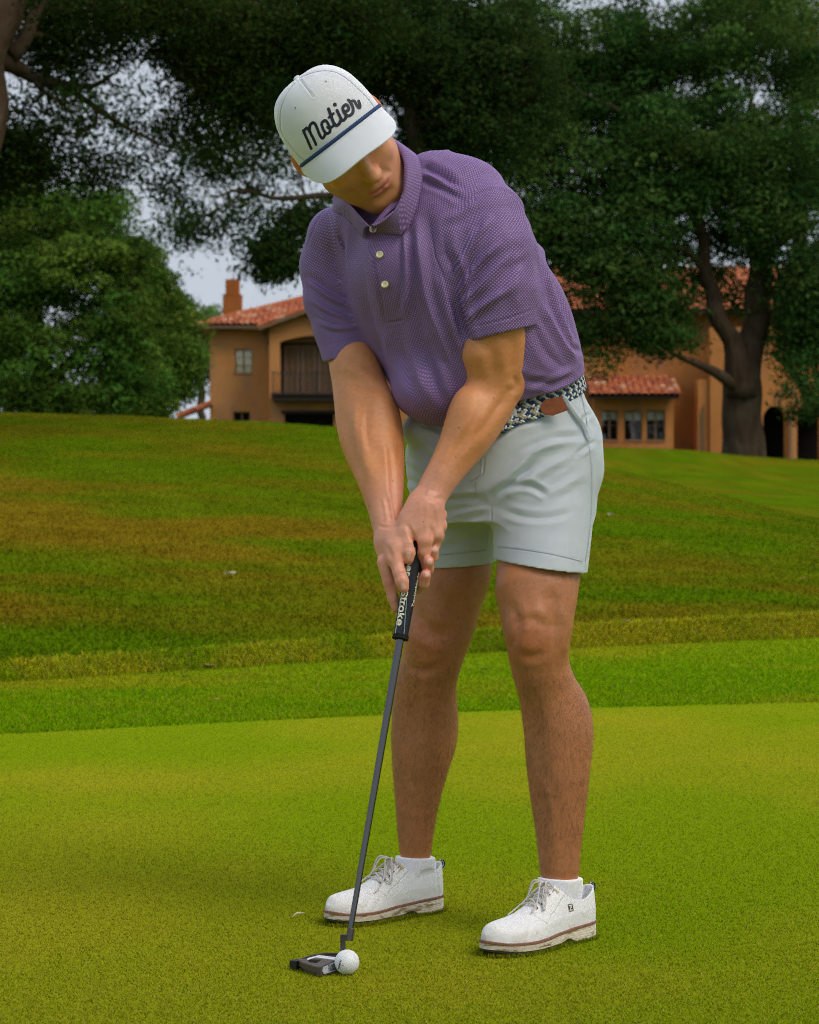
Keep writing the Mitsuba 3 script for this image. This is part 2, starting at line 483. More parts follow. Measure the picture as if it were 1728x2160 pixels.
def blades(n, py0, py1, keep, tone, h0, h1, wid, seed, spread=.36, straw=.05, bend=.5, seg=1, tip=1.35, vary=.60):
    """Single grass blades standing on the ground, even in the picture, with their own tone."""
    r = np.random.default_rng(seed)
    if callable(py0):
        x, y = py0(r, n)
    else:
        Y = CAM_H * F_PX / (r.uniform(py0, py1, n) - 1080)
        x, y = r.uniform(-spread, spread, n) * Y, Y
    m = keep(x, y)
    x, y = x[m], y[m]
    n = len(x)
    h = r.uniform(h0, h1, n)
    a = r.uniform(0, 2 * np.pi, n)
    side = np.stack([np.cos(a), np.sin(a), 0 * a], 1) * (wid * r.uniform(.7, 1.3, n))[:, None] / 2
    ln = r.normal(0, bend, (n, 2)) * h[:, None]
    p0 = np.stack([x, y, ground_z(x, y) - .0005], 1)
    p1 = p0 + np.column_stack([ln, h])
    c = tone(x, y) * (1 - .47 * vary + vary * r.random(n))[:, None]
    c[:, 0] *= .82 + .36 * r.random(n)
    st = r.random(n) < straw
    c[st] = np.array([.34, .27, .055]) * (.7 + .5 * r.random(st.sum()))[:, None]
    i = np.arange(n)[:, None]
    if seg == 1:
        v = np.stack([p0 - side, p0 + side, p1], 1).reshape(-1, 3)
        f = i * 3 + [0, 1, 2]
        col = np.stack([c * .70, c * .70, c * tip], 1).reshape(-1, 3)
    else:
        pm = p0 + np.column_stack([ln * .28, h * .6])
        v = np.stack([p0 - side, p0 + side, pm - side * .7, pm + side * .7, p1], 1).reshape(-1, 3)
        f = np.vstack([i * 5 + [0, 1, 2], i * 5 + [1, 3, 2], i * 5 + [2, 3, 4]])
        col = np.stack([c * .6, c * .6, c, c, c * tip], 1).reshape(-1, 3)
    return trimesh.Trimesh(v, f, process=False), np.clip(col, 0, 1)


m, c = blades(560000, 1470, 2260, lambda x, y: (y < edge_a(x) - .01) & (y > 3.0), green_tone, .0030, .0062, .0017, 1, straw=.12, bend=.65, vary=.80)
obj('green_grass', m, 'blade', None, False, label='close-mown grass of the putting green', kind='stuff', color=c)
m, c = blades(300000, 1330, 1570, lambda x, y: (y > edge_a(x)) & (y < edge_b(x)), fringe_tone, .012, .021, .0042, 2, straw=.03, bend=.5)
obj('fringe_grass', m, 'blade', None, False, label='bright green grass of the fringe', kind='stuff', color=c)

m, c = blades(2600, 1490, 2260, lambda x, y: (y < edge_a(x) - .02) & (y > 3.0), lambda x, y: np.array([.32, .26, .07]) + 0 * x[:, None], .003, .006, .0016, 8, straw=1.0, bend=2.4)
obj('dry_clippings', m, 'blade', None, False, label='dry straw-coloured clippings scattered over the green', kind='stuff', color=c)


def lip_pts(r, n):
    x = r.uniform(-6.5, 7.5, n)
    return x, edge_b(x) + np.abs(r.normal(0, .12, n)) + r.normal(0, .02, n)


def lip_tone(x, y):
    k = np.clip((meshkit.fbm(np.stack([x * 1.6, y * 2.2, 0 * x], -1), 4, 52) - .36) / .3, 0, 1)[:, None]
    return np.array([.170, .260, .004]) * (1 - k) + np.array([.350, .335, .012]) * k


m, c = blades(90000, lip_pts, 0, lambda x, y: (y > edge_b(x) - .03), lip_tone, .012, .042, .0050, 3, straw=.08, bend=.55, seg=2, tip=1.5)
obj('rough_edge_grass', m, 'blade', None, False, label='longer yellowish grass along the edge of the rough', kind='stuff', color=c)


def hill_pts(r, n):
    y = 10 + 30 * r.random(n) ** 1.5
    return r.uniform(-.34, .34, n) * y, y


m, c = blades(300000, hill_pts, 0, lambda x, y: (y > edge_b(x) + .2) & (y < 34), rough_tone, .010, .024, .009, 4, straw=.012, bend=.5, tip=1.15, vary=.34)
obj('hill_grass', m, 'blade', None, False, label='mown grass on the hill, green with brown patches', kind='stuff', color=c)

# fallen leaves and bits of straw
bs('leaf_tan', (.42, .27, .12), .7, .2)
bs('leaf_pale', (.62, .56, .42), .7, .2)
bs('leaf_dark', (.055, .04, .022), .7, .2)


def leaf_shape(L, W, seed, curl=.3):
    r = np.random.default_rng(seed)
    u = np.linspace(0, 1, 9)
    w = W * np.sin(np.pi * u ** .8) * (1 + .15 * np.sin(9 * u + seed))
    P = np.stack([np.stack([(u - .5) * L, s * w / 2, curl * L * (abs(s) * .35 + (u - .5) ** 2) + 0 * u], -1) for s in (-1, -.5, 0, .5, 1)], 1)
    m = sheet(P, .0012)
    a = r.uniform(0, 6.28)
    m.apply_transform(trimesh.transformations.rotation_matrix(a, [0, 0, 1]))
    return m


def on_ground(px, py):
    lo, hi = 2.0, 60.0
    ys = np.linspace(2.5, 60, 4000)
    zz = ground_z((px - 864) / F_PX * ys, ys)
    k = np.argmax(CAM_H - (py - 1080) / F_PX * ys <= zz)
    return P3(px, py, ys[k])


for k, (px, py, L, W, mat, lab) in enumerate([
        (485, 1221, .105, .065, 'leaf_pale', 'pale curled leaf on the brown slope left of the putter grip'), (441, 1413, .055, .040, 'leaf_tan', 'reddish tan leaf lying in the rough edge at left'), (303, 1467, .030, .020, 'leaf_dark', 'small dark leaf on the fringe at left'),
        (457, 1500, .030, .020, 'leaf_tan', 'small orange-tan leaf on the fringe near the green edge'), (1021, 1421, .034, .022, 'leaf_dark', 'small dark leaf on the fringe seen between the legs'), (1290, 1093, .12, .07, 'leaf_pale', 'pale leaf on the slope right of the shorts'),
        (1322, 1326, .045, .030, 'leaf_tan', 'orange leaf in the rough edge right of the knees'), (1031, 1349, .04, .028, 'leaf_tan', 'tan leaf in the rough edge between the knees'), (45, 1025, .08, .05, 'leaf_tan', 'tan leaf high on the slope at the left edge'),
        (1700, 1228, .06, .04, 'leaf_tan', 'tan leaf on the slope at the right edge'), (388, 1437, .03, .02, 'leaf_dark', 'dark speck of leaf on the fringe below the tan leaf')]):
    lm = leaf_shape(L, W, k)
    lm.apply_translation(on_ground(px, py) + [0, 0, .020 if 1330 < py < 1500 else .03 if py < 1300 else .045])
    key = obj('fallen_leaf', lm, mat, None, 40)
    labels[key] = {'label': lab, 'category': 'leaf', 'group': 'fallen leaves on the grass'}
sm = join([tube(curve([P3(616, 1941, 3.745) + [0, 0, .004], P3(628, 1936, 3.75) + [0, 0, .008], P3(644, 1934, 3.757) + [0, 0, .006]], 8), np.r_[np.linspace(.0006, .0022, 4), np.linspace(.0022, .0005, 4)], 5)])
key = thing('straw', 'wisp of pale dry grass on the green left of the far shoe', 'straw')
off = on_ground(628, 1939) - P3(628, 1936, 3.75)
sm.apply_translation(off + [0, 0, .004])
scene[key] = mikit.ply(sm, 'leaf_pale', 40)

# ------------------------------------------------------------------ trees
scene['foliage'] = {'type': 'principledthin', 'base_color': VC, 'roughness': 0.45, 'diff_trans': 0.7, 'spec_trans': 0.0}


def barky(p, n, uv):
    r = mikit.fbm(p.x * 9, p.y * 9, p.z * 1.6, 4)
    l = mikit.smoothstep(.52, .66, mikit.fbm(p.x * 3.1, p.y * 3.1, p.z * 2.1, 4))
    return mikit.mix(mikit.mix((.032, .021, .013), (.105, .072, .047), r), (.115, .102, .074), l * .30)


bs('bark', mikit.proc(barky), .9, .1)
bump('bark', lambda p, n, uv: mikit.fbm(p.x * 10, p.y * 10, p.z * 1.8, 4), .09, .01)


def crown(blobs, n, leaf, tone, seed, thr=.40, freq=1.1, per=34, spread=.30, clump=0.0):
    """Leaves of a tree's crown through ellipsoids (px, py, rx, ry, depth, half depth, weight): loose sprays where clump is 0, else domed masses of that radius."""
    r = np.random.default_rng(seed)
    B = np.array(blobs, float)
    C = np.array([P3(a, b, d) for a, b, _, _, d, _, _ in blobs])
    Rd = np.stack([B[:, 2] * B[:, 4] / F_PX, B[:, 5], B[:, 3] * B[:, 4] / F_PX], 1)
    wgt = Rd.prod(1) ** (2 / 3) * B[:, 6]
    unit = lambda q: q / (np.linalg.norm(q, axis=-1, keepdims=True) + 1e-9)
    k = r.choice(len(B), n * 4 // per, p=wgt / wgt.sum())
    cl = C[k] + unit(r.normal(size=(len(k), 3))) * Rd[k] * (r.random(len(k)) ** (.5 if not clump else .42))[:, None]
    cl = cl[meshkit.fbm(cl * freq, 3, seed) > thr][:n // per]
    m = len(cl)
    sc = r.uniform(.6, 1.35, (m, 1, 1))
    if clump:
        d = unit(r.normal(size=(m, per, 3)) + [0, 0, .45])
        lump = .75 + .5 * meshkit.noise(cl[:, None] * 3 + d * 2.2, seed)[..., None]
        c = cl[:, None] + d * [1, 1, .62] * (clump * sc * lump * (.55 + .45 * r.random((m, per, 1)) ** .6))
        nm = unit(d * [1, 1, 1.3] + r.normal(0, .55, (m, per, 3)))
    else:
        c = cl[:, None] + r.normal(0, spread, (m, per, 3)) * sc * [1, 1, .7]
        nm = unit(r.normal(0, .75, (m, per, 3)) + [0, 0, .75])
    c, nm = c.reshape(-1, 3), nm.reshape(-1, 3)
    n_ = len(c)
    t = unit(np.cross(nm, r.normal(size=(n_, 3))))
    b = np.cross(nm, t)
    L = (leaf * r.uniform(.55, 1.35, n_))[:, None]
    v = np.stack([c - t * L * .5, c + b * L * .27 + nm * L * .06, c + t * L * .5, c - b * L * .27 + nm * L * .06], 1).reshape(-1, 3)
    i = np.arange(n_)[:, None] * 4
    f = np.vstack([i + [0, 1, 2], i + [0, 2, 3]])
    tn = np.array(tone) * (.55 + .90 * r.random((m, 1, 1))) * (.72 + .56 * r.random((m, per, 1)))
    tn = tn * (1 + (r.random((m, 1, 1)) - .45) * np.array([.7, .15, .1]))
    return trimesh.Trimesh(v, f, process=False), np.clip(np.repeat(tn.reshape(-1, 3), 4, 0), 0, 1), cl


freq_of = lambda clump: .55 / max(clump, .2)


def tree(name, label, limbs, blobs, n, leaf, tone, seed, twigs=120, group=None, mass=None, **kw):
    """limbs: lists of (px, py, half width px, depth), the first one the trunk."""
    key = thing(name, label, 'tree', group)
    nodes = []
    for j, lb in enumerate(limbs):
        q = np.array([[*P3(a, b, d), w / F_PX * d] for a, b, w, d in lb])
        s = np.r_[0, np.cumsum(np.linalg.norm(np.diff(q[:, :3], axis=0), axis=1))]
        k = max(12, int(s[-1] / .35)) if j else 44
        q = PchipInterpolator(s, q, axis=0)(np.linspace(0, s[-1], min(k, 60)))
        wob = (meshkit.noise(q[:, :3] * 1.3 + j, seed)[:, None] - .5) * q[:, 3:] * .9
        t = tube(q[:, :3] + wob, q[:, 3], 20 if j == 0 else 9)
        if j == 0:
            a = meshkit.fbm(t.vertices * [2.2, 2.2, .5], 3, seed) - .5
            t.vertices += t.vertex_normals * (a * .30 * q[:, 3].mean())[:, None]
        obj('trunk' if j == 0 else 'branch', t, 'bark', key, True)
        nodes.append(q)
    if blobs:
        mesh, col, cl = crown(blobs, n, leaf, tone, seed, **kw)
        if mass:
            m2, c2, cl2 = crown(mass[0], mass[1], leaf * 1.1, np.array(tone) * 1.15, seed + 7, thr=.36, freq=freq_of(mass[2]), per=190, clump=mass[2])
            mesh, col, cl = join([mesh, m2]), np.vstack([col, c2]), np.vstack([cl, cl2])
        kt_ = cKDTree(np.vstack(nodes)[:, :3])
        nd = np.vstack(nodes)
        r = np.random.default_rng(seed + 1)
        tw = []
        for c in cl[r.choice(len(cl), min(twigs, len(cl)), replace=False)]:
            dd, ii = kt_.query(c)
            if dd > 9:
                continue
            a = nd[ii, :3]
            mid = (a + c) / 2 + r.normal(0, .09 * dd, 3) + [0, 0, .05 * dd]
            tw.append(tube(curve([a, mid, c], 9), np.linspace(min(nd[ii, 3] * .45, .012 + .010 * dd), .006, 9), 5, cap=False))
        if tw:
            obj('twigs', join(tw), 'bark', key, True, kind='stuff')
        obj('crown', mesh, 'foliage', key, False, color=col)
    return key


tree('oak_tree', 'near oak with a thick grey trunk leaning in at the upper left corner', [
    [(-150, 1000, 105, 24), (-118, 700, 92, 24), (-75, 330, 80, 24), (-70, 235, 74, 24), (-66, 185, 68, 24), (-48, 110, 64, 24), (-18, 40, 62, 24), (6, -30, 56, 24), (45, -140, 48, 24)],
    [(-20, 120, 34, 24.2), (30, 132, 19, 24.3), (70, 162, 13, 24.6), (125, 178, 9, 24.8), (200, 225, 6.5, 25), (262, 268, 5, 25.2), (330, 300, 3, 25.4)], [(20, 118, 20, 24.2), (50, 85, 17, 24.3), (75, 30, 15, 24.4), (120, -40, 12, 24.5)], [(60, 74, 9, 24.3), (110, 78, 6, 24.6), (165, 92, 4, 25), (230, 110, 2.5, 25.3)],
    [(130, 178, 8, 24.8), (190, 182, 6, 25), (232, 160, 4, 25.2), (250, 150, 2, 25.3)], [(70, 160, 9, 24.6), (90, 190, 6, 24.6), (125, 215, 4, 24.8), (170, 250, 2.4, 25)], [(200, 225, 5, 25), (205, 250, 4, 25), (120, 282, 2.5, 24.8)], [(60, -60, 30, 24.4), (250, -20, 22, 25), (480, 10, 15, 26), (700, 40, 9, 27)], [(250, -20, 14, 25), (380, 70, 9, 25.5), (440, 160, 5, 25.8)]],
    [(250, 40, 340, 80, 25, 1.6, 1.25), (40, 330, 95, 100, 25, 1, 1.3), (470, 150, 130, 110, 26, 1.2, 1.3), (400, 255, 160, 95, 26, 1.2, .62), (150, 250, 150, 120, 25, 1.1, .62), (640, 70, 230, 100, 26.5, 1.4, 1.5), (140, 130, 120, 90, 25, .9, .62), (560, 270, 110, 80, 26.5, 1, .75), (360, 395, 70, 50, 26, .7, .32), (230, 370, 110, 60, 25.5, .8, .55), (80, 90, 60, 60, 25.2, .7, .8)],
    66000, .064, (.034, .062, .014), 41, 110, mass=([(470, 110, 140, 80, 26.4, 1, 1), (660, 60, 220, 80, 27, 1.2, 1), (240, 10, 300, 45, 25.6, 1, 1), (30, 340, 60, 70, 25.4, .8, 1), (500, 190, 80, 60, 26.4, .8, .9)], 42000, .27), thr=.43, freq=2.6, per=26, spread=.13)
tree('oak_tree', 'oak behind the cap with a low limb reaching left across the sky', [
    [(930, 960, 34, 39), (915, 700, 28, 39), (898, 480, 24, 39), (886, 310, 19, 39), (866, 235, 15, 39), (874, 190, 12, 39), (900, 120, 9, 39), (920, 20, 7, 39)],
    [(900, 450, 14, 39), (800, 425, 10, 38.6), (700, 413, 7.5, 38.3), (645, 415, 6.5, 38), (590, 420, 5.5, 37.8), (552, 412, 5, 37.7), (515, 399, 4.5, 37.6), (482, 404, 3.5, 37.5), (450, 420, 2, 37.4)], [(645, 415, 5, 38), (610, 450, 4, 38), (560, 520, 3, 38), (545, 560, 2, 38)], [(515, 399, 3, 37.6), (480, 430, 2.6, 37.5), (420, 460, 2, 37.4)],
    [(876, 200, 9, 39), (925, 172, 8, 38.8), (990, 180, 6, 38.6), (1060, 160, 4, 38.4)], [(880, 260, 9, 39), (960, 260, 8, 39.2), (1010, 310, 6, 39.4)], [(870, 220, 9, 39), (800, 150, 7, 38.6), (720, 100, 5, 38.4)]],
    [(575, 545, 68, 58, 38, .9, 1.25), (640, 480, 80, 55, 38, .9, .85), (500, 465, 90, 55, 37.6, .8, .55), (395, 470, 65, 55, 37.4, .7, .80), (378, 540, 34, 50, 37.4, .5, .6), (560, 345, 120, 75, 38, 1, .45), (800, 90, 220, 130, 38.8, 2, 1.5), (1010, 180, 190, 200, 39.5, 2, 1.4), (910, 320, 110, 110, 39.8, 1.2, .6), (440, 330, 90, 70, 37.8, .9, .6), (620, 220, 110, 90, 38.2, 1, 1.0)],
    66000, .092, (.036, .070, .018), 43, 150, mass=([(800, 90, 210, 120, 39, 1.8, 1), (1010, 170, 170, 190, 39.8, 1.8, 1), (910, 320, 90, 100, 40, 1, .9), (640, 210, 90, 70, 38.6, 1, .9), (580, 545, 55, 48, 38, .7, .8), (660, 480, 60, 45, 38.2, .7, .8)], 60000, .42), thr=.43, freq=1.7, per=28, spread=.20)
tree('oak_tree', 'large oak on the right with a forked trunk in front of the house', [
    [(1568, 1000, 49, 68), (1568, 940, 45, 68), (1567, 880, 42, 68), (1568, 810, 42, 68), (1582, 745, 33, 68), (1596, 660, 27, 68), (1603, 560, 25, 68), (1608, 460, 20, 68), (1600, 340, 14, 68), (1585, 220, 9, 68)],
    [(1562, 840, 36, 67.6), (1556, 770, 27, 67.5), (1533, 700, 20, 67.4), (1503, 635, 18, 67.3), (1488, 570, 15, 67.2), (1476, 470, 12, 67), (1440, 340, 9, 67), (1420, 220, 6, 67)], [(1548, 812, 15, 67.4), (1505, 785, 11, 67), (1465, 766, 8, 66.8), (1430, 752, 5, 66.6), (1390, 720, 3, 66.4)], [(1490, 570, 10, 67.2), (1420, 520, 8, 66.5), (1330, 520, 6, 66), (1240, 560, 4, 65.6)],
    [(1604, 560, 13, 68), (1660, 500, 10, 68), (1720, 470, 7, 68)], [(1476, 460, 10, 67), (1380, 400, 8, 66.5), (1270, 380, 6, 66), (1180, 360, 4, 65.5)], [(1440, 340, 7, 67), (1340, 250, 6, 66.5), (1230, 200, 4, 66)], [(1606, 480, 12, 68), (1560, 380, 9, 67.5), (1530, 250, 6, 67)], [(1600, 640, 10, 68), (1670, 610, 8, 67.6), (1728, 620, 5, 67.4)]],
    [(1230, 230, 300, 230, 68, 3.5, 1.2), (1500, 130, 270, 190, 68, 3.5, 1.2), (1640, 400, 180, 170, 68, 3, .9), (1300, 470, 160, 140, 66.5, 2.5, 1.2), (1240, 610, 110, 85, 66, 1.8, 1.0), (1365, 660, 85, 85, 66.2, 1.8, 1.1), (1430, 735, 70, 42, 66.0, 1.2, 1.0), (1705, 630, 75, 100, 67.5, 2, .95), (1440, 640, 60, 60, 69.5, 1.4, .7), (1610, 470, 85, 50, 66.6, 1, .8), (1520, 420, 90, 60, 66.6, 1.2, .8), (1640, 560, 40, 40, 66.6, .8, .6), (1690, 690, 60, 60, 67, 1.2, .9), (1560, 620, 70, 40, 71, 1.2, .7), (1130, 420, 110, 190, 66.5, 2.2, 1.1), (1690, 780, 65, 90, 67.5, 1.5, .85), (1530, 540, 150, 80, 70.2, 1.6, .8), (1330, 560, 130, 70, 66, 1.6, 1.0), (1460, 330, 220, 130, 66.5, 2.4, 1.0), (1230, 745, 40, 80, 66.5, 1, .8), (1060, 120, 160, 150, 67, 2.5, 1.0)],
    200000, .165, (.056, .122, .028), 45, 90, thr=.40, freq=.55, per=210, clump=.92)
tree('oak_tree', 'dark tree at the right edge with a low limb over the arcade', [
    [(1850, 985, 45, 72), (1845, 900, 40, 72), (1830, 780, 36, 72), (1815, 640, 30, 72), (1800, 400, 20, 72)], [(1838, 900, 26, 72), (1780, 885, 20, 71.6), (1728, 862, 16, 71.3), (1695, 815, 11, 71), (1655, 765, 7, 70.6), (1630, 740, 4, 70.4)], [(1820, 700, 18, 72), (1740, 640, 10, 71), (1690, 600, 6, 70.6)]],
    [(1730, 700, 90, 110, 71, 2, 1), (1720, 850, 50, 60, 71, 1.4, .7), (1800, 500, 120, 200, 72, 3, 1), (1670, 735, 50, 50, 70.6, 1.2, .8)], 26000, .16, (.045, .090, .024), 46, 30, thr=.38, freq=.6, per=170, clump=.8)
tree('leafy_tree', 'pale yellow-green tree high in the upper right corner', [
    [(1700, 960, 24, 96), (1695, 700, 20, 96), (1680, 300, 14, 96), (1670, 60, 8, 96)]],
    [(1650, 70, 110, 95, 96, 3, 1), (1720, 180, 60, 110, 96, 3, .8), (1560, 20, 90, 50, 96, 3, .9), (1700, 330, 60, 90, 96, 3, .6)], 20000, .21, (.115, .165, .030), 47, 30, thr=.47, freq=.7, per=26, spread=.42)
tree('dense_tree', 'broad dense tree filling the left side behind the hill', [
    [(95, 960, 32, 60), (90, 860, 26, 60), (84, 760, 22, 60), (70, 640, 16, 60), (60, 520, 9, 60)], [(90, 820, 16, 60), (150, 760, 11, 59.5), (215, 700, 7, 59), (280, 620, 4, 58.6)], [(84, 740, 14, 60), (20, 690, 9, 59.5), (-40, 600, 5, 59)]],
    [(60, 470, 110, 90, 60, 2.5, 1), (190, 470, 90, 65, 60, 2, 1), (150, 570, 130, 90, 59, 2.2, 1), (270, 560, 60, 60, 59, 1.8, 1), (40, 620, 120, 110, 59, 2.5, 1), (230, 670, 100, 80, 58.6, 2, 1), (90, 760, 130, 90, 58.6, 2.4, 1), (250, 790, 80, 80, 58.6, 2, .95), (40, 860, 110, 60, 58.4, 2, 1), (180, 860, 110, 50, 58.4, 1.8, 1), (-70, 640, 100, 250, 60, 3, 1), (10, 410, 80, 50, 60, 2, .8), (120, 400, 70, 40, 60, 1.6, .7)],
    100000, .140, (.088, .170, .026), 48, 40, thr=.36, freq=.6, per=200, clump=.72)
tree('dense_tree', 'rounded green tree between the broad left tree and the chimney house', [
    [(330, 960, 20, 66), (330, 850, 17, 66), (325, 740, 12, 66), (320, 640, 7, 66)], [(328, 800, 9, 66), (370, 730, 6, 65.6), (390, 680, 3, 65.4)]],
    [(310, 610, 55, 55, 66, 2, 1), (350, 660, 45, 45, 66, 2, 1), (300, 690, 70, 70, 65.4, 2.2, 1), (365, 735, 45, 60, 65.4, 2, 1), (310, 800, 85, 75, 65, 2, 1), (372, 790, 30, 60, 65.4, 1.4, .9), (310, 860, 55, 40, 64.8, 1.6, 1), (270, 545, 40, 40, 66.5, 1.6, .8)],
    48000, .15, (.108, .195, .030), 49, 24, thr=.34, freq=.6, per=190, clump=.66)
tree('dense_tree', 'small pale green tree just left of the chimney', [
    [(425, 950, 9, 125), (425, 800, 7, 125), (425, 700, 4, 125)]],
    [(426, 690, 26, 32, 125, 2.4, 1), (448, 676, 16, 16, 128, 2, .7), (408, 740, 30, 50, 125, 2.5, 1), (432, 765, 18, 60, 125, 2, .8)], 9000, .26, (.14, .22, .06), 50, 10, thr=.34, freq=.4, per=110, clump=.9)
# a belt of trees far behind the house closes the view under the canopies
for i, (px, w_, top) in enumerate(((1180, 110, 640), (1330, 120, 600), (1480, 110, 625), (1640, 130, 590), (1790, 120, 610), (960, 120, 650))):
    tree('bushy_tree', ['tree far behind the house, left of the big oak canopy', 'tree far behind the house above the pent roof', 'tree far behind the house left of the forked trunk', 'tree far behind the house right of the forked trunk', 'tree far behind the house at the right edge', 'tree far behind the golfer'][i],
         [[(px, 950, 8, 140), (px, 800, 7, 140), (px, top + 40, 3, 140)]], [(px, top + 100, w_ * .66, 80, 140, 5, 1), (px - 20, top + 170, w_ * .8, 90, 140, 5, 1)], 5200, .42, (.030, .055, .018), 60 + i, 6, group='trees far behind the house', thr=.33, freq=.4, per=110, clump=1.5)
# ------------------------------------------------------------------ the stucco house
def stucco(p, n, uv):
    a = mikit.fbm(p.x * .8, p.y * .8, p.z * .5, 5)
    st = mikit.smoothstep(.50, .74, mikit.fbm(p.x * 1.7, p.y * 1.7, p.z * .55, 4))
    c = mikit.mix((.42, .160, .045), (.54, .245, .085), a)
    c = mikit.mix(c, (.33, .165, .105), st * .55)
    return c * (.93 + .14 * mikit.noise(p.x * 14, p.y * 14, p.z * 14))


bs('stucco_wing', mikit.proc(stucco), .9, .1)
bs('stucco', mikit.proc(lambda p, n, uv: stucco(p, n, uv) * mi.Color3f(1.05, 1.15, 1.30)), .9, .1)
bump('stucco', lambda p, n, uv: mikit.fbm(p.x * 9, p.y * 9, p.z * 9, 3), .02, .01)
bs('chimney_stucco', mikit.proc(lambda p, n, uv: mikit.mix((.27, .085, .022), (.36, .125, .036), mikit.fbm(p.x * 2, p.y * 2, p.z * 1.2, 4))), .9, .1)
for i, c in enumerate(((.36, .105, .055), (.44, .150, .075), (.29, .085, .050), (.50, .30, .185), (.40, .12, .05))):
    bs(f'tile_{i}', mikit.proc((lambda c: lambda p, n, uv: mi.Color3f(c) * (.72 + .56 * mikit.fbm(p.x * 7, p.y * 7, p.z * 7, 3)))(c)), .85, .1)
bs('wood_brown', (.21, .135, .090), .7, .2)
bs('wood_dark', (.030, .022, .018), .7, .2)
bs('iron', (.02, .02, .02), .5, .4)
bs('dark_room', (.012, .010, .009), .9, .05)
bs('blind', (.62, .60, .42), .9, .1)
bs('white_shade', (.62, .62, .56), .9, .1)
bs('curtain', (.17, .105, .055), .9, .1)
bs('stone_trim', (.40, .21, .10), .85, .1)
scene['pane_glass'] = {'type': 'thindielectric', 'int_ior': 1.5}


class Plane:
    """A facade facing the camera: x to the right and z up in metres, at depth Y."""

    def __init__(self, Y):
        self.Y = Y

    def x(self, px):
        return (px - 864) / F_PX * self.Y

    def z(self, py):
        return CAM_H - (py - 1080) / F_PX * self.Y

    def rect(self, x0, y0, x1, y1):
        return shapely.box(self.x(x0), self.z(y1), self.x(x1), self.z(y0))

    def poly(self, pts):
        return Polygon([(self.x(a), self.z(b)) for a, b in pts])

    def slab(self, poly, t, back=0.0):
        """The outline as a slab: its front at depth Y + back, t thick away from the camera."""
        m = extrude(poly, t)
        v = m.vertices
        return trimesh.Trimesh(np.stack([v[:, 0], self.Y + back + t - v[:, 2], v[:, 1]], 1), m.faces, process=False)

    def bar(self, x0, y0, x1, y1, t, back=0.0):
        return self.slab(self.rect(x0, y0, x1, y1), t, back)


house = thing('stucco_house', 'orange stucco house with red tile roofs, balcony and chimney behind the hill', 'house')
tile_prof = np.linspace(0, np.pi, 7)


def tile_mesh(w=.24, L=.50):
    rows = []
    for s, r in ((0, .54), (1, .46)):
        rows.append(np.stack([np.cos(tile_prof) * w * r, 0 * tile_prof + s * L, np.sin(tile_prof) * w * r * .75 + (1 - s) * .022], 1))
    return sheet(np.array(rows), .018)


tile_dicts = [mikit.ply(tile_mesh(), f'tile_{i}', 40) for i in range(5)]
rt = np.random.default_rng(5)


def tiled(parent, o, u, s, w, L, keep=lambda a, b: True, name='tile', stuff=False):
    """Barrel tiles on a roof plane from its eave corner o along u (eave) and s (up the slope)."""
    u, s = nz(u), nz(s)
    n = nz(np.cross(u, s))
    R = np.stack([u, s, n], 1)
    ms = []
    for i in range(int(w / .27)):
        for j in range(int(L / .42)):
            if not keep(i * .27 + .13, j * .42 + .1):
                continue
            k = int(rt.choice(5, p=[.34, .28, .16, .10, .12]))
            p = o + u * (i * .27 + .135 + rt.normal(0, .008)) + s * (j * .42 - .04) + n * .02
            M = np.eye(4)
            M[:3, :3], M[:3, 3] = R @ trimesh.transformations.rotation_matrix(rt.normal(0, .03), [0, 0, 1])[:3, :3], p
            if stuff:
                q = tile_mesh()
                q.apply_transform(M)
                ms.append(q)
            else:
                scene[numbered(parent + '__' + name)] = {**tile_dicts[k], 'to_world': T(M)}
    if stuff:
        obj('tiles', join(ms), 'tile_1', parent, 40, kind='stuff')


def slab3(pts, t):
    """A flat polygon of points as a slab t thick below itself."""
    p = np.array(pts, float)
    n = nz(np.cross(p[1] - p[0], p[2] - p[0]))
    n = n if n[2] > 0 else -n
    v = np.vstack([p, p - n * t])
    k = len(p)
    f = [[0, i, i + 1] for i in range(1, k - 1)] + [[k, k + i + 1, k + i] for i in range(1, k - 1)] + [[i, k + i, (i + 1) % k] for i in range(k)] + [[(i + 1) % k, k + i, k + (i + 1) % k] for i in range(k)]
    m = trimesh.Trimesh(v, f, process=False)
    m.fix_normals()
    return m


# left block
A = Plane(100.0)
wall = A.rect(443, 697, 600, 975).difference(A.rect(495, 736, 532, 788)).difference(A.rect(492, 868, 528, 906))
side_w = trimesh.creation.box((.4, 12, A.z(697) - A.z(975)))
side_w.apply_translation((A.x(443) + .2, 106.41, (A.z(697) + A.z(975)) / 2))
obj('wall', join([A.slab(wall, .4), side_w]), 'stucco', house, 30)


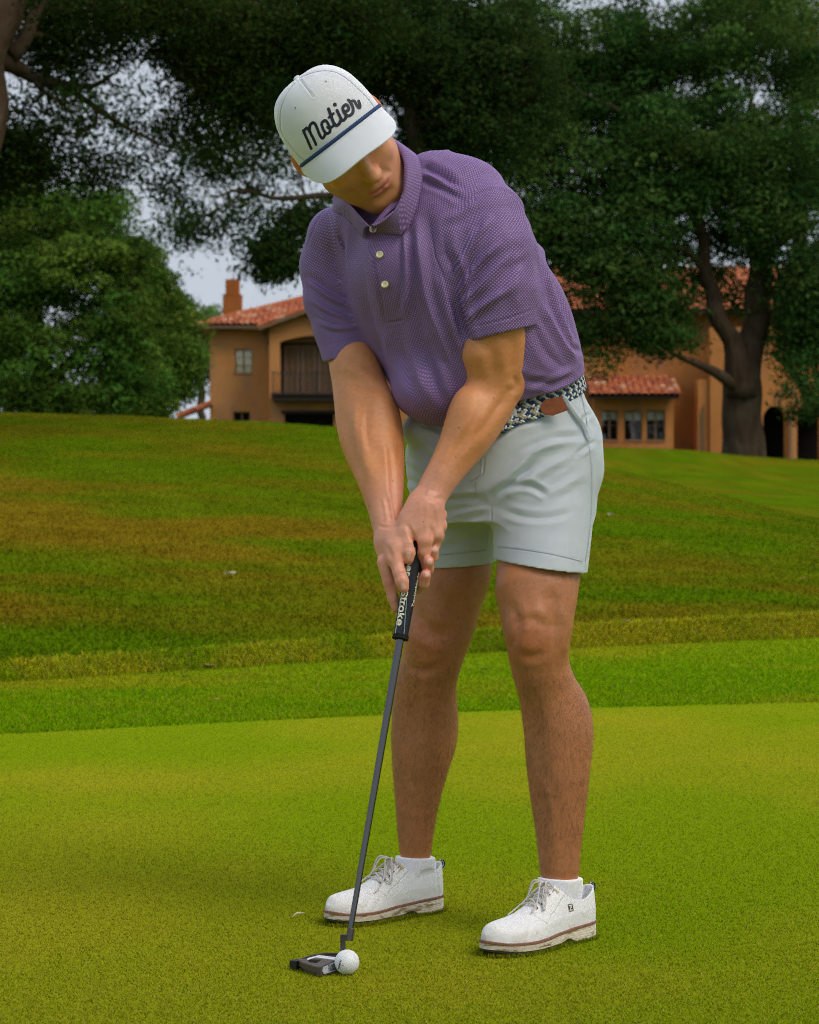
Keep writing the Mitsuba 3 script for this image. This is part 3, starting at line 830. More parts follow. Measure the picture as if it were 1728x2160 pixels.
def window(P, x0, y0, x1, y1, cols, rows, fill, parent, shade=None, t=2.2):
    """Frame, bars and panes in an opening of the facade; what hangs behind the glass."""
    k = obj('window', join([P.slab(P.rect(x0, y0, x1, y1).difference(P.rect(x0 + t, y0 + t, x1 - t, y1 - t)), .14, .12)]), 'wood_brown', parent, False)
    bars = [P.bar(x0 + (x1 - x0) * i / cols - (1.6 if cols == 2 or i % 2 == 0 else .8), y0 + t, x0 + (x1 - x0) * i / cols + (1.6 if cols == 2 or i % 2 == 0 else .8), y1 - t, .09, .15) for i in range(1, cols)]
    bars += [P.bar(x0 + t, y0 + (y1 - y0) * j / rows - .55, x1 - t, y0 + (y1 - y0) * j / rows + .55, .05, .17) for j in range(1, rows)]
    obj('bars', join(bars), 'wood_brown', k, False)
    obj('sill', P.bar(x0 - 1.5, y1, x1 + 1.5, y1 + 2.2, .22, -.06), 'stone_trim', k, False)
    q = P.rect(x0 + t, y0 + t, x1 - t, y1 - t)
    b = q.bounds
    pn = trimesh.Trimesh([[b[0], P.Y + .19, b[1]], [b[2], P.Y + .19, b[1]], [b[2], P.Y + .19, b[3]], [b[0], P.Y + .19, b[3]]], [[0, 1, 2], [0, 2, 3]], process=False)
    obj('pane', pn, 'pane_glass', k, False)
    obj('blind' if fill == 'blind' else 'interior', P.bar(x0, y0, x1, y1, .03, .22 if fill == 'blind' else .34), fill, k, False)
    if shade:
        obj('shade', P.bar(x0 + t, y0 + t, x1 - t, y0 + (y1 - y0) * shade, .02, .28), 'white_shade', k, False)
    return k


window(A, 495, 736, 532, 788, 2, 3, 'blind', house)
window(A, 492, 868, 528, 906, 2, 2, 'dark_room', house)
# hipped main roof
c0, c1 = np.array([A.x(418), 99.1, A.z(690)]), np.array([A.x(760), 99.1, A.z(690)])
r0, r1 = P3(655, 626, 106.0), np.array([A.x(760), 106.0, P3(655, 626, 106.0)[2]])
b0 = np.array([A.x(418), 112.9, A.z(690)])
roof = obj('roof', join([slab3([c0, c1, r1, r0], .16), slab3([c0, r0, b0], .16)]), 'wood_brown', house)
sl = nz(np.cross([1, 0, 0], np.cross(r1 - c0, [1, 0, 0])))
sl = sl if sl[2] > 0 else -sl
Ls = np.linalg.norm((r0 - c0) - ((r0 - c0) @ [1, 0, 0]) * np.array([1, 0, 0]))
ru = (r0 - c0)[0] / Ls
tiled(roof, c0, [1, 0, 0], sl, 6.6, Ls, lambda a, b: a > b * ru - .12 and (a < 2.95 + b * 1.55))
hip = [c0 + (r0 - c0) * t for t in np.linspace(0, 1, 22)]
for i in range(21):
    obj('ridge_tile', tube([hip[i] + [0, 0, .04], hip[i + 1] + [0, 0, .06]], .12, 8), f'tile_{[0, 1, 4][i % 3]}', roof, 40)
obj('fascia', A.bar(418, 690, 560, 696, .10, -.86), 'wood_dark', house, False)
# chimney
Cq = Plane(103.0)
obj('chimney', join([Cq.bar(470, 622, 508, 700, 1.1), trimesh.Trimesh(*(lambda b: (b.vertices * 1.0, b.faces))(box((Cq.x(475) + Cq.x(503)) / 2, 103.55, (Cq.z(588) + Cq.z(622)) / 2, Cq.x(503) - Cq.x(475), .8, Cq.z(588) - Cq.z(622)))), Cq.bar(469, 620.5, 509, 623, 1.16, -.03)]), 'chimney_stucco', house, False, label='orange stucco chimney with a narrower top')
# gabled bay with the arched balcony
G = Plane(97.5)
arch_pts = [(590, 834), (590, 722)] + [(590 + 147 * t, 722 - 14 * math.sin(math.pi * t) ** .8) for t in np.linspace(.04, .96, 20)] + [(737, 722), (737, 834)]
gwall = G.poly([(568, 980), (568, 684), (660, 654), (760, 684), (760, 980)]).difference(G.poly(arch_pts)).difference(G.rect(600, 872, 704, 960))
for a, b in ((645, 668), (653, 662), (661, 668)):
    gwall = gwall.difference(Point(G.x(a), G.z(b)).buffer(.055))
obj('bay_wall', join([G.slab(gwall, .45), trimesh.creation.box((.45, 2.2, G.z(684) - G.z(980)), transform=trimesh.transformations.translation_matrix((G.x(568) + .225, 99.05, (G.z(684) + G.z(980)) / 2)))]), 'stucco', house, 30, label='gabled bay with an arched balcony opening')
for a, b in ((645, 668), (653, 662), (661, 668)):
    obj('vent', place(trimesh.creation.cylinder(.054, .1, sections=12), frame([0, 1, 0]), [G.x(a), 97.85, G.z(b)]), 'dark_room', house, False)
gl = np.array([G.x(546), 96.9, G.z(692)])
ga = np.array([G.x(660), 96.9, G.z(650.5)])
gr_ = np.array([G.x(775), 96.9, G.z(692)])
bk = np.array([0, 6.5, 0])
groof = obj('gable_roof', join([slab3([gl, ga, ga + bk, gl + bk], .14), slab3([ga, gr_, gr_ + bk, ga + bk], .14)]), 'wood_brown', house)
for i in range(10):
    obj('tile', tube([gl + (ga - gl) * (i / 10 - .005) + [0, .05, .05], gl + (ga - gl) * ((i + 1) / 10) + [0, .05, .035]], [.105, .09], 8), f'tile_{[1, 4, 0, 1, 3][i % 5]}', groof, 40)
tiled(groof, gl + [0, .3, .02], bk, ga - gl, 1.4, np.linalg.norm(ga - gl))
# balcony room: dark back, french doors with panes, slab, railing
room = [G.bar(560, 700, 765, 720, 3.0, .45), G.bar(560, 700, 765, 838, .1, 2.6), trimesh.creation.box((.1, 2.2, 3.2), transform=trimesh.transformations.translation_matrix((G.x(588), 99.0, G.z(775))))]
obj('loggia', join(room), 'curtain', house, False)
for i in range(4):
    x0 = 597 + i * 36
    dk = obj('door', G.slab(G.rect(x0, 724, x0 + 33, 832).difference(G.rect(x0 + 6, 730, x0 + 15.2, 824)).difference(G.rect(x0 + 17.8, 730, x0 + 27, 824)), .10, .9), 'wood_brown', house, False)
    obj('pane', G.bar(x0 + 6, 730, x0 + 27, 824, .02, .97), 'curtain', dk, False)
obj('balcony', join([G.bar(577, 836, 742, 848, 1.6, -.9), G.bar(575, 831.5, 744, 836, 1.7, -1.0)]), 'wood_dark', house, False)
rl = [G.bar(577, 788, 742, 790, .05, -.85), G.bar(577, 828, 742, 829.4, .05, -.85)]
obj('railing', join(rl + [G.bar(x - .45, 789, x + .45, 829, .03, -.84) for x in np.arange(578, 742, 5.4)] + [G.bar(x - 1.1, 784, x + 1.1, 832, .06, -.86) for x in (578, 622, 668, 712)]), 'iron', house, False, label='dark iron balcony railing')
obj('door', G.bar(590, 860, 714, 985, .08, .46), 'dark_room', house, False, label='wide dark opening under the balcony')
obj('lintel', G.bar(594, 866, 710, 873, .3, -.12), 'wood_dark', house, False)
# lean-to at the left
Lp = [P3(373, 880, 99.5), P3(446, 866, 99.5), P3(446, 849, 103.5), P3(430, 849, 103.5)]
lean_ = obj('lean_to_roof', slab3([P3(373, 880, 99.5), P3(446, 852, 99.5), P3(446, 850, 103.5), P3(380, 874, 103.5)], .14), 'wood_dark', house)
for i in range(7):
    a = P3(374 + i * 10.2, 879 - i * 3.95, 99.42)
    obj('tile', tube([a, P3(374 + (i + 1) * 10.2, 879 - (i + 1) * 3.95, 99.42) + [0, 0, .03]], [.16, .14], 8), f'tile_{[1, 4, 0, 2, 1][i % 5]}', lean_, 40)
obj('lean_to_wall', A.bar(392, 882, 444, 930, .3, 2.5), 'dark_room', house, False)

# the middle of the house, mostly behind the golfer
Mw = Plane(101.0)
obj('long_wall', Mw.bar(755, 700, 1190, 985, .4), 'stucco', house, 30)
m0, m1, mu = np.array([Mw.x(735), 100.0, Mw.z(700)]), np.array([Mw.x(1200), 100.0, Mw.z(700)]), np.array([0, 6.0, 2.3])
mroof = obj('long_roof', slab3([m0, m1, m1 + mu, m0 + mu], .16), 'wood_dark', house)
tiled(mroof, m0, [1, 0, 0], mu, m1[0] - m0[0], np.linalg.norm(mu), stuff=True)

# right wing
wing = thing('stucco_building', 'orange stucco wing with bay window and arcade behind the forked oak', 'house')
W_ = Plane(88.0)
main = W_.rect(1150, 652, 1476, 985).difference(W_.rect(1262, 862, 1412, 935))
obj('wall', W_.slab(main, .4, 1.6), 'stucco_wing', wing, 30)
V = Plane(88.0)
baywall = V.rect(1252, 832, 1421, 985)
for a, b in ((1269, 1304), (1317, 1355), (1364, 1404)):
    baywall = baywall.difference(V.rect(a, 865, b, 929))
obj('bay_wall', join([V.slab(baywall, .35), trimesh.creation.box((.35, 1.3, V.z(832) - V.z(985)), transform=trimesh.transformations.translation_matrix((V.x(1421) - .175, 89.0, (V.z(832) + V.z(985)) / 2)))]), 'stucco_wing', wing, 30, label='projecting bay with three paired windows')
for a, b in ((1269, 1304), (1317, 1355), (1364, 1404)):
    window(V, a, 865, b, 929, 2, 2, 'dark_room', wing, .32, 2.0)
p0, p1 = np.array([V.x(1240), 87.2, V.z(837)]), np.array([V.x(1428), 87.2, V.z(837)])
up_ = np.array([0, 2.35, V.z(801) + .18 - V.z(837)])
pent = obj('pent_roof', join([slab3([p0, p1, p1 + up_, p0 + up_], .12), V.bar(1240, 838, 1428, 842, .12, -.78)]), 'wood_dark', wing)
tiled(pent, p0, [1, 0, 0], up_, V.x(1428) - V.x(1240) + .2, np.linalg.norm(up_) + .1)
# upper roof
q0, q1 = np.array([W_.x(1150), 88.6, W_.z(653)]), np.array([W_.x(1790), 88.6, W_.z(653)])
uq = np.array([0, 6.0, 2.5])
wr = obj('roof', join([slab3([q0, q1, q1 + uq, q0 + uq], .15), W_.bar(1150, 653, 1790, 658, .12, .5)]), 'wood_dark', wing)
tiled(wr, q0, [1, 0, 0], uq, W_.x(1790) - W_.x(1150), np.linalg.norm(uq), stuff=True)
# pier with a narrow doorway, then the arcade
pier = W_.rect(1474, 800, 1499, 990)
obj('pier', join([W_.slab(pier, .5, .2), trimesh.creation.box((.5, 1.8, W_.z(800) - W_.z(990)), transform=trimesh.transformations.translation_matrix((W_.x(1499) - .25, 89.4, (W_.z(800) + W_.z(990)) / 2)))]), 'stucco_wing', wing, 30)
obj('doorway', join([W_.slab(W_.poly([(1478, 990), (1478, 872)] + [(1478 + 9 * t, 872 - 18 * math.sin(math.pi * t / 2)) for t in np.linspace(.1, 1, 8)] + [(1487, 990)]), .05, .17)]), 'curtain', wing, False)
up_w = W_.rect(1476, 652, 1790, 800)
obj('wall', W_.slab(up_w, .4, 1.6), 'stucco_wing', wing, 30)
arc = W_.rect(1499, 690, 1800, 990)
for x0, x1 in ((1612, 1656), (1684, 1728), (1756, 1800), (1540, 1584)):
    cx, r_ = (x0 + x1) / 2, (x1 - x0) / 2 + 2
    arc = arc.difference(W_.poly([(cx - r_, 995), (cx - r_, 886)] + [(cx - r_ * math.cos(t), 886 - 30 * math.sin(t)) for t in np.linspace(.05, math.pi - .05, 18)] + [(cx + r_, 886), (cx + r_, 995)]))
obj('arcade_wall', W_.slab(arc, .5), 'stucco_wing', wing, 30, label='arcade wall with round arches')
for x in (1668.5, 1740.5):
    prof = [(.20, -.2), (.20, .10), (.165, .16), (.155, 1.0), (.145, 1.55), (.20, 1.62), (.235, 1.72), (.235, 1.80)]
    cz = W_.z(968)
    col_ = trimesh.creation.revolve(np.array([(0, -.2)] + prof + [(0, 1.80)]), sections=20)
    col_.apply_translation((W_.x(x), 87.72, cz))
    obj('column', col_, 'stone_trim', wing, 30)
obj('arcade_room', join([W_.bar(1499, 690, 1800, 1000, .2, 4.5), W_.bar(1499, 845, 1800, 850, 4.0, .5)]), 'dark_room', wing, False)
# ------------------------------------------------------------------ the golfer
Fv, Lv, UP = nz([-1, -1, 0]), nz([1, -1, 0]), np.array([0, 0, 1.0])   # where he faces, his left
person = thing('person', 'man in a white cap, dotted purple polo and pale grey shorts bending over a putter', 'person')

# the putter's axis: hosel, bottom of the grip, top of the grip
PA, PB = P3(738, 1969, 3.715), P3(845, 1344, 3.855)
PD = nz(PB - PA)


def Yg(py):
    """Depth of the putter's axis at a height of the picture."""
    lo, hi = -0.2, 1.4
    for _ in range(40):
        m = (lo + hi) / 2
        q = PA + PD * m
        lo, hi = (m, hi) if 1080 - (q[2] - CAM_H) / q[1] * F_PX > py else (lo, m)
    return (PA + PD * lo)[1]


def Hn(px, py, dy):
    return P3(px, py, Yg(py) + dy)


def smooth_chain(B, q, k, n=2):
    """A chain of cones through rows (x, y, z, radius), rounded by subdividing it."""
    s = np.r_[0, np.cumsum(np.linalg.norm(np.diff(q[:, :3], axis=0), axis=1))]
    q = PchipInterpolator(s, q, axis=0)(np.linspace(0, s[-1], n * len(q)))
    B.chain(list(q[:, :3]), list(q[:, 3] - 0.0012), k)


def limb(B, rows, k=0.012, grow=0.0):
    q = np.array([[*P3((l + r) / 2, y, Y), (r - l) / 2 / F_PX * Y + grow] for l, r, y, Y in rows])
    smooth_chain(B, q, k)


NEAR_LEG = [(1075, 1210, 1110, 4.06), (1058, 1219, 1180, 4.045), (1051, 1222, 1200, 4.04), (1054, 1212, 1260, 4.01), (1066, 1203, 1320, 3.992), (1073, 1198, 1360, 3.99), (1081, 1195, 1400, 3.995), (1094, 1208, 1440, 4.005),
            (1106, 1238, 1510, 4.02), (1112, 1245, 1560, 4.020), (1120, 1238, 1650, 4.014), (1131, 1229, 1730, 4.008), (1139, 1221, 1800, 4.004), (1143, 1219, 1838, 4.002), (1152, 1212, 1866, 4.0), (1160, 1206, 1890, 4.0)]
FAR_LEG = [(905, 1030, 1110, 4.26), (886, 1034, 1175, 4.252), (880, 1036, 1195, 4.25), (868, 1012, 1265, 4.24), (860, 990, 1340, 4.235), (852, 970, 1395, 4.24), (840, 959, 1440, 4.252), (831, 961, 1500, 4.27),
           (829, 960, 1545, 4.274), (831, 945, 1610, 4.272), (836, 926, 1680, 4.271), (841, 913, 1750, 4.27), (845, 908, 1790, 4.27), (852, 903, 1822, 4.27), (858, 898, 1850, 4.27)]
R_ARM = [(665, 772, 600, 4.17), (680, 772, 680, 4.155), (692, 778, 735, 4.145), (699, 788, 772, 4.13), (705, 806, 810, 4.11), (709, 822, 844, 4.09), (713, 833, 880, 4.07), (720, 844, 916, 4.05),
         (733, 849, 952, 4.025), (748, 849, 988, 4.0), (763, 848, 1023, 3.975), (775, 846, 1059, 3.955), (785, 843, 1090, 3.94), (794, 841, 1110, 3.932)]
L_ARM = [(1045, 560, 64, 3.95), (1047, 640, 64, 3.955), (1048, 700, 61, 3.962), (1046, 742, 59, 3.972), (1046, 785, 55, 3.984), (1040, 822, 53, 3.988), (1014, 870, 54, 3.975), (987, 918, 49, 3.96), (963, 957, 41, 3.945),
         (936, 999, 34, 3.93), (916, 1032, 31, 3.922)]

# head: his left, forward and up, seen from the front and 30 degrees above
EAR = P3(719, 291, 3.93)
cdir = nz(np.array([0, 0, CAM_H]) - EAR)
ir = nz(np.cross([0, 0, 1.0], -cdir)) * -1
ir = ir if ir[0] > 0 else -ir
iu = nz(np.cross(cdir, ir))
iu = iu if iu[2] > 0 else -iu
hl = 0.826 * ir + 0.563 * iu
hv = -0.563 * ir + 0.826 * iu
TILT = math.radians(30)
hf, hu = cdir * math.cos(TILT) - hv * math.sin(TILT), cdir * math.sin(TILT) + hv * math.cos(TILT)
YAW = math.radians(6)
hl, hf = hl * math.cos(YAW) - hf * math.sin(YAW), hf * math.cos(YAW) + hl * math.sin(YAW)
HR = np.stack([hl, hf, hu], 1)
Hd = lambda x, y, z: EAR + HR @ np.array([x, y, z])
NECK = P3(842, 400, 4.045)

B = Body()
limb(B, NEAR_LEG, 0.014)
limb(B, FAR_LEG, 0.014)
# knees, quadriceps and calves
for rows, dx, kn in ((NEAR_LEG, 1, (1110, 1345, 3.952)), (FAR_LEG, 1, (898, 1352, 4.196))):
    B.add(ellipsoid(P3(*kn), (0.030, 0.026, 0.036)), 0.03)
B.add(cone(P3(1096, 1240, 3.985), P3(1106, 1300, 3.962), 0.034, 0.018), 0.035)
B.add(cone(P3(925, 1240, 4.21), P3(905, 1300, 4.20), 0.036, 0.018), 0.035)
B.add(cone(P3(1112, 1385, 3.965), P3(1118, 1430, 3.972), 0.017, 0.012), 0.03)
B.add(cone(P3(896, 1392, 4.205), P3(888, 1440, 4.22), 0.017, 0.012), 0.03)
B.add(ellipsoid(P3(1196, 1530, 4.05), (0.036, 0.04, 0.07)), 0.04)
B.add(ellipsoid(P3(915, 1530, 4.31), (0.036, 0.04, 0.07)), 0.04)
for an, yy in (((1181, 1880), 4.005), ((876, 1845), 4.272)):
    a = P3(*an, yy)
    B.chain([a - UP * .01, a + Fv * 0.05 - UP * 0.045, a + Fv * 0.12 - UP * 0.062], [0.032, 0.026, 0.018], 0.01)
# arms
limb(B, R_ARM, 0.014)
smooth_chain(B, np.array([[*P3(x, y, Y), h / F_PX * Y] for x, y, h, Y in L_ARM]), 0.014)
B.add(ball(P3(1084, 812, 4.0), 0.019), 0.03)
B.add(ellipsoid(P3(800, 890, 4.045), (0.03, 0.03, 0.06)), 0.035)
B.add(ellipsoid(P3(985, 880, 3.945), (0.026, 0.03, 0.05)), 0.035)
B.add(cone(P3(1010, 745, 3.945), P3(1025, 790, 3.96), 0.028, 0.02), 0.035)
B.add(cone(P3(755, 765, 4.10), P3(772, 820, 4.075), 0.034, 0.022), 0.035)
# the trunk under the clothes joins head, arms and legs
for a, b, r, s in ((NECK, P3(905, 500, 4.07), 0.055, 0.08), (P3(905, 500, 4.07), P3(1065, 880, 4.2), 0.09, 0.11), (P3(880, 440, 4.05), P3(720, 540, 4.16), 0.05, 0.05), (P3(880, 440, 4.05), P3(1040, 490, 3.95), 0.05, 0.05),
                   (P3(720, 540, 4.16), P3(718, 600, 4.17), 0.05, 0.048), (P3(1040, 490, 3.95), P3(1045, 560, 3.95), 0.05, 0.056), (P3(1065, 880, 4.2), P3(1135, 1040, 4.10), 0.09, 0.07), (P3(1135, 1040, 4.10), P3(1143, 1120, 4.06), 0.07, 0.06),
                   (P3(1065, 880, 4.2), P3(985, 1040, 4.27), 0.09, 0.066), (P3(985, 1040, 4.27), P3(970, 1120, 4.26), 0.066, 0.058)):
    B.add(cone(a, b, r, s), 0.03)
# head and face
B.add(cone(Hd(0, -0.03, -0.045), NECK, 0.060, 0.070), 0.03)
B.add(ellipsoid(Hd(0, -0.020, 0.040), (0.070, 0.082, 0.078), HR), 0.02)
B.add(ellipsoid(Hd(0, 0.034, -0.0360), (0.063, 0.054, 0.078), HR), 0.03)
for s in (-1, 1):
    B.add(cone(Hd(s * 0.053, 0.006, -0.0620), Hd(s * 0.022, 0.062, -0.1090), 0.021, 0.020), 0.035)
    B.add(ball(Hd(s * 0.043, 0.058, -0.0280), 0.020), 0.03)
    B.add(cone(Hd(s * 0.012, 0.084, 0.0260), Hd(s * 0.042, 0.074, 0.0280), 0.012, 0.010), 0.02)
B.add(cone(Hd(-0.010, 0.070, -0.1150), Hd(0.010, 0.070, -0.1150), 0.0185, 0.0185), 0.025)
B.add(ellipsoid(Hd(0, 0.071, -0.0720), (0.032, 0.020, 0.026), HR), 0.02)
for s in (-1, 1):
    B.sub(ellipsoid(Hd(s * 0.031, 0.096, -0.0040), (0.015, 0.015, 0.010), HR), 0.018)
    B.add(ball(Hd(s * 0.031, 0.075, -0.0040), 0.0125), 0.004)
    B.add(cone(Hd(s * 0.021, 0.084, -0.0015), Hd(s * 0.041, 0.081, -0.0015), 0.0042, 0.0036), 0.004)
B.add(cone(Hd(0, 0.086, 0.0080), Hd(0, 0.104, -0.0340), 0.0085, 0.0105), 0.012)
B.add(ellipsoid(Hd(0, 0.112, -0.0410), (0.0138, 0.0135, 0.0112), HR), 0.010)
for s in (-1, 1):
    B.add(ellipsoid(Hd(s * 0.0135, 0.097, -0.0450), (0.0088, 0.0110, 0.0082), HR), 0.007)
    B.sub(ball(Hd(s * 0.007, 0.106, -0.0535), 0.0042), 0.003)
    B.sub(cone(Hd(s * 0.0195, 0.096, -0.0500), Hd(s * 0.029, 0.086, -0.0700), 0.0035, 0.0025), 0.014)
# lips with a slight smile at his left
lipY = lambda x: 0.0892 - 7.5 * x * x
lc = lambda x, z, o=0.0: Hd(x, lipY(x) + o, z - .015)
B.chain([lc(-0.025, -0.0630, -.002), lc(-0.012, -0.0612), lc(-0.003, -0.0592), lc(0.003, -0.0592), lc(0.012, -0.0608), lc(0.026, -0.0600, -.002)], [0.0018, 0.0030, 0.0036, 0.0036, 0.0030, 0.0018], 0.008)
B.chain([lc(-0.023, -0.0668, -.002), lc(-0.010, -0.0712, .0005), lc(0.010, -0.0712, .0005), lc(0.024, -0.0650, -.002)], [0.0018, 0.0044, 0.0044, 0.0018], 0.008)
mouth = [lc(x, z, .0052) for x, z in ((-0.0275, -0.0652), (-0.014, -0.0664), (0, -0.0660), (0.014, -0.0656), (0.0285, -0.0612))]
for a, b in zip(mouth[:-1], mouth[1:]):
    B.sub(cone(a, b, 0.0019, 0.0019), 0.0030)
B.sub(cone(Hd(-0.014, 0.096, -0.0970), Hd(0.014, 0.096, -0.0970), 0.004, 0.004), 0.014)
B.sub(cone(Hd(0, 0.101, -0.0570), Hd(0, 0.098, -0.0680), 0.0022, 0.0026), 0.006)
# ears
for s in (-1, 1):
    o = Hd(s * 0.083, -0.012, 0.000)
    er = np.stack([nz(HR @ [s * 0.82, -0.50, 0.0]), nz(HR @ [s * 0.50, 0.82, 0.10]), hu], 1)
    B.add(ellipsoid(o, (0.019, 0.0068, 0.033), er), 0.008)
    B.sub(ellipsoid(o + er @ [0.0015, 0.0075, 0.001], (0.0115, 0.0062, 0.021), er), 0.004)
    B.add(cone(Hd(s * 0.070, 0.004, -0.004), Hd(s * 0.071, 0.004, -0.014), 0.006, 0.005), 0.006)
# his right hand, low on the grip
B.chain([Hn(817, 1106, .022), Hn(822, 1146, .014), Hn(822, 1178, .012)], [0.0265, 0.0265, 0.0215], 0.012)
B.chain([Hn(835, 1128, -.004), Hn(839, 1158, -.020), Hn(834, 1180, -.024)], [0.019, 0.0175, 0.0145], 0.016)
B.chain([Hn(834, 1180, -.024), Hn(843, 1210, -.030), Hn(848, 1226, -.030), Hn(852, 1240, -.0275)], [0.0135, 0.0112, 0.0118, 0.0096], 0.005)
B.chain([Hn(811, 1186, .000), Hn(820, 1228, .004), Hn(829, 1262, .010), Hn(836, 1284, .014)], [0.0138, 0.0105, 0.0098, 0.0080], 0.004)
B.chain([Hn(816, 1186, .022), Hn(848, 1236, .034), Hn(881, 1240, .024), Hn(893, 1230, .002), Hn(898, 1213, -.014)], [0.0120, 0.0108, 0.0108, 0.0108, 0.0100], 0.004)
B.chain([Hn(822, 1164, .032), Hn(856, 1206, .042), Hn(892, 1208, .024), Hn(903, 1200, .000), Hn(904, 1184, -.022)], [0.0115, 0.0106, 0.0104, 0.0104, 0.0100], 0.004)
B.chain([Hn(828, 1148, .036), Hn(866, 1180, .044), Hn(903, 1184, .030), Hn(914, 1174, .006), Hn(916, 1160, -.006)], [0.0105, 0.0096, 0.0094, 0.0094, 0.0088], 0.004)
# his left hand above it
B.chain([Hn(916, 1032, .002), Hn(897, 1076, -.012), Hn(893, 1106, -.016)], [0.0272, 0.0300, 0.0255], 0.014)
for a, r in ((Hn(896, 1139, -.026), .0145), (Hn(920, 1127, -.014), .0140), (Hn(928, 1108, .000), .0130), (Hn(929, 1086, .012), .0120)):
    B.add(cone(Hn(905, 1070, -.008), a, 0.022, r), 0.008)
B.chain([Hn(884, 1058, -.008), Hn(863, 1096, -.016), Hn(856, 1124, -.026)], [0.0200, 0.0168, 0.0142], 0.014)
B.add(cone(Hn(880, 1088, -.014), Hn(884, 1118, -.022), 0.021, 0.016), 0.014)
B.chain([Hn(856, 1124, -.026), Hn(860, 1150, -.031), Hn(862, 1166, -.031), Hn(862, 1179, -.028)], [0.0136, 0.0115, 0.0120, 0.0098], 0.004)
B.chain([Hn(896, 1139, -.026), Hn(895, 1164, -.018), Hn(890, 1182, .002), Hn(874, 1180, .022)], [0.0145, 0.0118, 0.0110, 0.0098], 0.004)
B.chain([Hn(920, 1127, -.014), Hn(916, 1150, .004), Hn(896, 1166, .026), Hn(872, 1158, .030)], [0.0138, 0.0110, 0.0104, 0.0096], 0.004)
B.chain([Hn(928, 1108, .000), Hn(924, 1134, .016), Hn(898, 1146, .036), Hn(872, 1132, .034)], [0.0128, 0.0108, 0.0100, 0.0092], 0.004)
B.chain([Hn(929, 1086, .012), Hn(924, 1112, .026), Hn(898, 1122, .040), Hn(874, 1110, .036)], [0.0115, 0.0098, 0.0092, 0.0086], 0.004)
skin = B.mesh((-0.33, 3.70, 0.02), (0.47, 4.45, 1.72), 0.0026)

def muscle(mesh, lines, *a):
    return folds(mesh, [(p, 1.35 * h, w) for p, h, w in lines], *a)


# veins, tendons, creases and muscle lines pressed into the skin
muscle(skin, [
    ([(1075, 1268), (1090, 1318), (1072, 1372)], -0.0022, 0.008), ([(1150, 1240), (1170, 1300), (1162, 1340)], -0.0042, 0.016), ([(1184, 1270), (1190, 1330), (1186, 1392)], 0.0028, 0.010),
    ([(1088, 1318), (1120, 1305), (1150, 1325)], -0.0020, 0.008), ([(1092, 1372), (1118, 1384), (1146, 1368)], -0.0020, 0.008), ([(1120, 1450), (1140, 1600), (1160, 1760)], -0.0022, 0.014),
    ([(1142, 1640), (1165, 1720), (1170, 1800)], 0.0018, 0.008)], 3.96, 0.16)
muscle(skin, [
    ([(880, 1285), (905, 1325), (945, 1345)], -0.0042, 0.013), ([(872, 1400), (900, 1412), (930, 1396)], -0.0022, 0.009), ([(960, 1250), (962, 1300), (940, 1345)], -0.003, 0.016),
    ([(900, 1450), (890, 1600), (880, 1740)], 0.0016, 0.012), ([(868, 1650), (872, 1720), (872, 1790)], 0.0018, 0.007)], 4.2, 0.16)
muscle(skin, [
    ([(742, 798), (775, 815), (806, 812)], -0.0030, 0.010), ([(790, 838), (770, 850), (768, 880), (775, 940)], -0.0018, 0.007), ([(772, 845), (765, 900), (775, 960)], 0.0014, 0.004), ([(820, 930), (828, 1000), (830, 1080)], -0.0016, 0.005),
    ([(722, 850), (736, 930), (765, 1010)], -0.0022, .010), ([(748, 850), (762, 930), (790, 1020)], .0022, .011), ([(840, 870), (845, 930), (842, 980)], -.0018, .008), ([(722, 760), (745, 775), (770, 770)], .0020, .010),
    ([(822, 1040), (828, 1075), (832, 1105)], 0.0020, 0.0028), ([(808, 1050), (815, 1080), (818, 1104)], 0.0010, 0.0026), ([(800, 1108), (818, 1112), (838, 1106)], -0.0010, 0.0028)], 4.0, 0.2)
muscle(skin, [
    ([(1085, 790), (1092, 806), (1078, 826)], -0.0026, 0.006), ([(1072, 828), (1035, 880), (990, 940)], -0.0034, 0.008), ([(1000, 865), (958, 935), (922, 990)], 0.0022, 0.006), ([(1050, 850), (1005, 920), (960, 985)], .0022, .009), ([(1020, 720), (1040, 760), (1042, 800)], -.0020, .010), ([(1078, 700), (1085, 745), (1078, 785)], -.0020, .010), ([(935, 985), (912, 1022), (898, 1050)], 0.0013, 0.0035),
    ([(904, 1062), (900, 1090), (897, 1125)], 0.0010, 0.003), ([(915, 1060), (921, 1085), (922, 1112)], 0.0011, 0.0028), ([(895, 1044), (915, 1052), (936, 1052)], -0.0011, 0.0035),
    ([(858, 1105), (870, 1130), (880, 1160)], -0.0018, 0.0035), ([(907, 1112), (912, 1124), (910, 1136)], -0.0016, 0.0035), ([(852, 1150), (862, 1148), (871, 1152)], -0.0007, 0.0016), ([(852, 1155), (862, 1154), (871, 1157)], -0.0006, 0.0014)], 3.9, 0.12, 0.4)
muscle(skin, [([(838, 1213), (847, 1209), (854, 1211)], -0.0008, 0.0016), ([(839, 1218), (848, 1215), (855, 1216)], -0.0007, 0.0015), ([(812, 1150), (822, 1165), (826, 1182)], -0.0012, 0.004)], 3.86, 0.1, 0.4)

